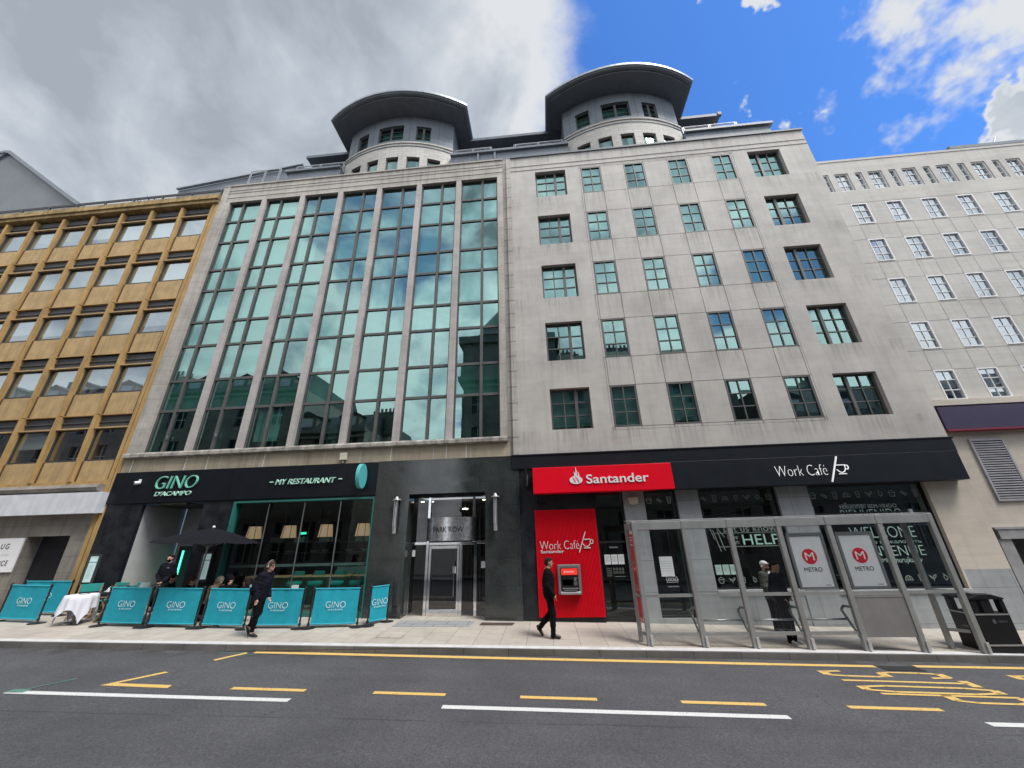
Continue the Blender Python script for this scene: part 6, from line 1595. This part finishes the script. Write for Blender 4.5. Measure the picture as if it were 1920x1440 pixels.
chair(-14.05, -.75, -50, 'teal folding chair left of the white-clothed table, against the banner')
chair(-13.55, -.50, -95, 'teal folding chair behind the white-clothed table')
chair(-12.88, -.45, -100, 'teal folding chair behind the bare round table, against the black wall')
chair(-12.72, -1.02, 175, 'teal folding chair between the bare round table and the second banner')
# table with linen
o = empty('cafe_table', (-13.38, -1.42, gz(-13.38, -1.42)), 'small table hidden under a white cloth at the gap in the banners', 'table')
b = MB(); b.lathe((0, 0, .70), [(.30, 0), (.30, .03)], 28); b.build('tabletop', WOOD, o)
b = MB(); b.cyl((0, 0, .05), (0, 0, .7), .035); b.box(-.22, .22, -.03, .03, 0, .05); b.box(-.03, .03, -.22, .22, 0, .05); b.build('leg', mat('stone grey leg', (.22, .21, .20), .7), o)
b = MB((-13.38, -1.42, gz(-13.38, -1.42)+.735)); c0 = b.o; nu, nv = 56, 10; vs = [tuple(c0)]; fs = []
for i in range(nu):
    a = 2*math.pi*i/nu
    corner = max(abs(math.cos(a)), abs(math.sin(a))); reach = .56/corner               # square cloth over a round top
    for k in range(nv+1):
        s_ = reach*(k+1)/(nv+1)*1.02
        if s_ < .35: r_, z_ = s_, 0
        else:
            drop = s_-.35; fold = .035*math.sin(a*11+.6)*min(1, drop*5); r_ = .355+drop*.12+fold; z_ = -drop*1.55
        vs.append((c0.x+r_*math.cos(a), c0.y+r_*math.sin(a), max(c0.z+z_, c0.z-.715)))
for i in range(nu):
    j = (i+1) % nu; fs.append((0, 1+i*(nv+1), 1+j*(nv+1)))
    for k in range(nv): fs.append((1+i*(nv+1)+k, 1+i*(nv+1)+k+1, 1+j*(nv+1)+k+1, 1+j*(nv+1)+k))
b.add(vs, fs); cl = b.build('tablecloth', CLOTHW, None, smooth=True, recalc=False); cl.rotation_euler.z = R(20); tag(cl, 'white cloth with hanging corners draped over the small table', 'tablecloth')
b = MB((-13.35, -1.4, c0.z+.004)); b.lathe((-13.35, -1.4, c0.z+.004), [(.09, 0), (.12, .015)], 20); tag(b.build('plate', mat('white china', (.75, .75, .75), .2), smooth=True), 'white plate on the white tablecloth', 'plate')
o = empty('cafe_table', (-13.1, -.78, gz(-13.1, -.78)), 'bare dark round table with white crockery behind the clothed table', 'table')
b = MB(); b.lathe((0, 0, .70), [(.34, 0), (.34, .035)], 28); b.build('tabletop', DARK, o)
b = MB(); b.cyl((0, 0, .03), (0, 0, .7), .035); b.lathe((0, 0, 0), [(.24, 0), (.22, .03)], 20); b.build('leg', DARK, o)
zt_ = gz(-13.1, -.78)+.735
for x, y, h_, r_, nm, lab in ((-13.16, -.90, .11, .055, 'teapot', 'white teapot on the bare round table'), (-12.98, -.86, .05, .045, 'cup', 'white cup right of the teapot on the bare table'), (-13.28, -.84, .05, .045, 'cup', 'white cup left of the teapot on the bare table')):
    b = MB((x, y, zt_)); b.lathe((x, y, zt_), [(r_*.6, .008), (r_, h_*.4), (r_*.95, h_*.8), (r_*.5, h_)], 16); b.lathe((x, y, zt_), [(r_*1.9, .0), (r_*2.0, .01)], 18)
    if nm == 'teapot': b.cyl((x+.05, y, zt_+.05), (x+.11, y, zt_+.09), .012, .008); b.lathe((x, y, zt_+h_), [(.03, 0), (.012, .02), (.001, .03)], 12)
    else: b.path([(x+r_*.9, y, zt_+.04), (x+r_*1.5, y, zt_+.03), (x+r_*.9, y, zt_+.015)], .005)
    tag(b.build(nm, mat('white crockery', (.78, .78, .78), .25) if 'white crockery' not in bpy.data.materials else bpy.data.materials['white crockery'], smooth=True), lab, nm)
# dark metal chairs and a menu card behind the second banner
def metal_chair(x, y, rz, label):
    o = empty('metal_chair', (x, y, gz(x, y)), label, 'chair', 'metal framed chairs behind the second banner', R(rz))
    b = MB(); b.path([(-.2, -.26, .0), (-.2, -.26, .80), (-.2, -.2, .90), (-.2, .2, .90), (-.2, .26, .80), (-.2, .26, 0)], .015); b.build('back_frame', DARK, o)
    b = MB(); b.box(-.215, -.19, -.22, .22, .50, .86); b.build('backrest', mat('grey mesh', (.23, .225, .21), .7), o, bevel=.02)
    b = MB(); b.box(-.2, .24, -.24, .24, .43, .46); b.build('seat', DARK, o, bevel=.01)
    for s_ in (-1, 1): b = MB(); b.cyl((.22, .23*s_, 0), (.2, .22*s_, .44), .014); b.build('leg', DARK, o)
metal_chair(-12.55, -.85, 85, 'grey-backed metal chair behind the left end of the second banner')
metal_chair(-11.95, -.35, 95, 'grey-backed metal chair by the doorman behind the white menu card')
b = MB((-12.05, -1.0, gz(-12, -1)+.70)); zq = gz(-12, -1)
b.prism([(-12.18, zq+.70), (-11.86, zq+.70), (-11.78, zq+.99), (-12.08, zq+.99)], -1.02, -1.0); b.box(-12.1, -11.95, -1.05, -.95, zq, zq+.70); tag(b.build('menu_stand', PAPER), 'tilted white menu card on a stand behind the second turquoise banner', 'menu')
b = MB((-7.40, -.8, gz(-7.4, -.8))); zq = gz(-7.4, -.8); b.box(-7.50, -7.30, -.82, -.79, zq+.78, zq+.95); b.cyl((-7.4, -.8, zq), (-7.4, -.8, zq+.78), .02); tag(b.build('menu_stand', PAPER), 'small white card on a thin stand just above the banner right of the walking woman', 'menu')

# ================================================================== bus shelter
o = empty('bus_shelter', (5.6, -2.05, gz(5.6, -2.05)), 'grey metal bus shelter with clear panes and slim leaning rail at the kerb', 'bus shelter'); SO = tuple(o.location)
FX = [2.18, 3.38, 4.47, 5.62, 6.77, 7.93, 9.10]; FY, BY = -2.19, -1.86
b = MB(SO)
b.box(2.12, 9.16, FY-.045, FY+.045, 2.34, 2.53); b.build('top_beam', SHELT, o, bevel=.008)
for i, x in enumerate(FX):
    b = MB(SO); b.box(x-.055, x+.055, FY-.05, FY+.05, gz(x, FY)-.02, 2.36 if 0 < i < 6 else 2.54); b.box(x-.06, x+.06, FY-.055, FY+.055, 2.34, 2.54) if 0 < i < 6 else None
    b.build('post', SHELT, o, bevel=.008)
    b = MB(SO); z = gz(x, FY); b.box(x+.02, x+.075, FY-.075, FY-.052, z+.02, z+.22); b.build('foot_plate', mat('pale foot plate', (.50, .50, .50), .5, .2) if 'pale foot plate' not in bpy.data.materials else bpy.data.materials['pale foot plate'], o)
for i in range(6):
    x0, x1 = FX[i]+.056, FX[i+1]-.056
    b = MB(SO); b.box(x0, x1, FY-.02, FY+.02, .86, .925); b.build('rail', SHELT, o)
    if i < 4: b = MB(SO); b.box(x0, x1, FY-.02, FY+.02, .09, .155); b.build('rail', SHELT, o)
p = MB(SO)
for i in range(6):
    x0, x1 = FX[i]+.056, FX[i+1]-.056
    p.quad((x0, FY, .925), (x1, FY, .925), (x1, FY, 2.34), (x0, FY, 2.34))
    if i < 4: p.quad((x0, FY, .155), (x1, FY, .155), (x1, FY, .86), (x0, FY, .86))
p.build('pane', CGLASS, o)
b = MB(SO); b.box(6.826, 7.874, FY-.03, FY+.01, .04, .86); b.box(6.826, 7.874, FY-.035, FY-.03, .80, .86); b.build('infill_panel', SHELTP, o)
for x, xb_ in ((2.12, 2.06), (9.02, 8.75)):
    z = gz(x, BY); b = MB(SO); b.box(xb_-.045, xb_+.045, BY-.045, BY+.045, z, 2.50); b.build('back_post', SHELT, o, bevel=.008)
    for zz_, hh in ((2.42, .16), (.89, .06), (.12, .06)): b = MB(SO); b.bar((x, FY+.05, zz_), (xb_, BY-.04, zz_), .04, hh); b.build('end_rail', SHELT, o)
    p = MB(SO); p.quad((x, FY+.05, .12), (xb_, BY-.04, .12), (xb_, BY-.04, 2.34), (x, FY+.05, 2.34)); p.build('end_pane', CGLASS, o)
b = MB(SO); b.add([(2.10, FY-.04, 2.535), (9.14, FY-.04, 2.535), (9.10, BY+.06, 2.56), (2.02, BY+.06, 2.56), (2.10, FY-.04, 2.555), (9.14, FY-.04, 2.555), (9.10, BY+.06, 2.58), (2.02, BY+.06, 2.58)], [(0, 3, 2, 1), (4, 5, 6, 7), (0, 1, 5, 4), (1, 2, 6, 5), (2, 3, 7, 6), (3, 0, 4, 7)]); b.build('roof', SHELT, o)
b = MB(SO)
for x in (3.2, 4.3, 5.45, 6.6): b.box(x-.03, x+.03, FY-.02, FY+.02, 2.555, 2.575)
b.box(8.95, 9.01, BY-.1, BY-.04, 2.56, 2.66); b.build('roof_bolt', SHELT, o)
for i in (1, 2, 3, 4):                                               # curved arm brackets carrying the leaning rail
    x = FX[i]; b = MB(SO); b.path([(x-.02, FY+.05, .02), (x-.06, FY+.18, .28), (x-.09, FY+.30, .52), (x-.04, FY+.27, .60), (x+.0, FY+.10, .60)], .026, 10); b.build('arm', mat('bracket grey', (.22, .225, .225), .4, .3) if 'bracket grey' not in bpy.data.materials else bpy.data.materials['bracket grey'], o, smooth=True)
b = MB(SO)
for i in (1, 2, 3): b.cyl((FX[i]+.03, FY+.22, .345), (FX[i+1]-.05, FY+.22, .345), .022, n=10)
b.build('leaning_rail', STEEL, o, smooth=True)
b = MB(SO); b.add([(2.13, FY+.08, .32), (2.075, BY-.06, .32), (2.075, BY-.06, 2.25), (2.13, FY+.08, 2.25)], [(0, 1, 2, 3)]); ps = b.build('side_poster', mat('red poster film', (.50, .06, .07), .5), o)
t = MB(SO)
for z in (2.10, 2.16, 1.99): t.bar((2.127, FY+.10, z), (2.082, BY-.09, z+.02), .006, .014)
t.build('poster_print', WHITE, ps)
# framed transit posters fixed inside the panes
for x0, x1, lab in ((5.82, 6.55, 'white poster with red M roundel nearest the waiting man'), (6.95, 7.68, 'white poster with red M roundel above the grey infill panel')):
    z0, z1 = 1.02, 2.12; q = empty('poster_case', ((x0+x1)/2, FY+.05, z0), lab, 'poster', 'framed posters in the bus shelter'); Q = tuple(q.location)
    b = MB(Q); b.box(x0-.05, x1+.05, FY+.02, FY+.06, z0-.05, z0); b.box(x0-.05, x1+.05, FY+.02, FY+.06, z1, z1+.06); b.box(x0-.06, x0, FY+.02, FY+.06, z0, z1); b.box(x1, x1+.05, FY+.02, FY+.06, z0, z1); b.box(x0, x1, FY+.05, FY+.06, z0, z1); b.build('frame', mat('poster frame grey', (.16, .165, .17), .5), q)
    b = MB(Q); b.box(x0, x1, FY+.035, FY+.05, z0, z1); s_ = b.build('sheet', mat('lilac white sheet', (.66, .66, .71), .6, var=.04), q)
    t = MB(Q); c = (x0+x1)/2-.01; disc(t, c, 1.66, .165, .165, FY+.032, FY+.035); t.build('roundel', mat('roundel red', (.62, .012, .03), .5), s_)
    t = MB(Q); t.text('M', c-.10, c+.10, 1.575, 1.745, FY+.032, .002); t.build('emblem_letter', WHITE, s_)
    t = MB(Q); t.text('METRO', c-.20, c+.20, 1.335, 1.425, FY+.035, .003, spacing=1.05); t.box(x1-.2, x1-.08, FY+.033, FY+.035, 1.05, 1.06); t.build('lettering', PLASTIC, s_)

# ================================================================== litter bin
o = empty('litter_bin', (9.58, -1.95, gz(9.58, -1.95)), 'black square litter bin with silver bands beside the bus shelter', 'litter bin'); O = tuple(o.location)
z = O[2]; x0, x1, y0, y1 = 9.26, 9.95, -2.14, -1.55
b = MB(O); b.box(x0, x1, y0, y1, z, z+.74); b.box(x0, x0+.12, y0, y0+.12, z+.74, z+1.0); b.box(x1-.10, x1, y0, y0+.12, z+.74, z+1.0); b.box(x0+.20, x1-.28, y0, y0+.12, z+.74, z+1.0); b.box(x0, x0+.12, y1-.12, y1, z+.74, z+1.0); b.box(x1-.10, x1, y1-.12, y1, z+.74, z+1.0); b.build('body', PLASTIC, o, bevel=.012)
b = MB(O); b.prism([(x0-.02, z+1.0), (x1+.02, z+1.0), (x1+.01, z+1.03), (x1-.22, z+1.10), (x0+.22, z+1.10), (x0-.01, z+1.03)], y0-.02, y1+.02); b.build('lid', PLASTIC, o, bevel=.01)
b = MB(O); b.box(x0+.18, x1-.18, y0+.1, y1-.1, z+1.10, z+1.115); b.build('stub_plate', STEEL, o)
b = MB(O); b.box(x0-.004, x1+.004, y0-.006, y0, z+.70, z+.725); b.box(x0-.004, x1+.004, y0-.006, y0, z+.13, z+.16); b.box(x0-.006, x0, y0, y1, z+.70, z+.725); b.build('band', SILV, o)
t = MB(O); disc(t, x0+.32, z+.58, .035, .045, y0-.004, y0, n=14); t.text('LEEDS', x0+.39, x0+.58, z+.56, z+.60, y0-.001, .004); t.build('council_mark', mat('dim grey print', (.09, .09, .10), .6), o)
# traffic sign seen from behind at the left edge
o = empty('road_sign', (-16.2, -2.5, gz(-16.2, -2.5)), 'back of a grey triangular road sign on a post at the far left', 'road sign')
b = MB(); b.prism([(-.38, 2.62), (.42, 2.62), (.44, 2.68), (.05, 3.36), (-.01, 3.36), (-.40, 2.68)], -.01, .01); b.build('plate', mat('sign back grey', (.20, .22, .24), .5), o, bevel=.004)
b = MB(); b.bar((-.3, -.025, 2.80), (.34, -.025, 2.80), .03, .04); b.bar((-.12, -.025, 3.10), (.16, -.025, 3.10), .03, .04); b.build('stiffener', SILV, o)
b = MB(); b.cyl((.02, .04, 0), (.02, .04, 3.3), .038, n=12); b.build('post', POLEG, o)
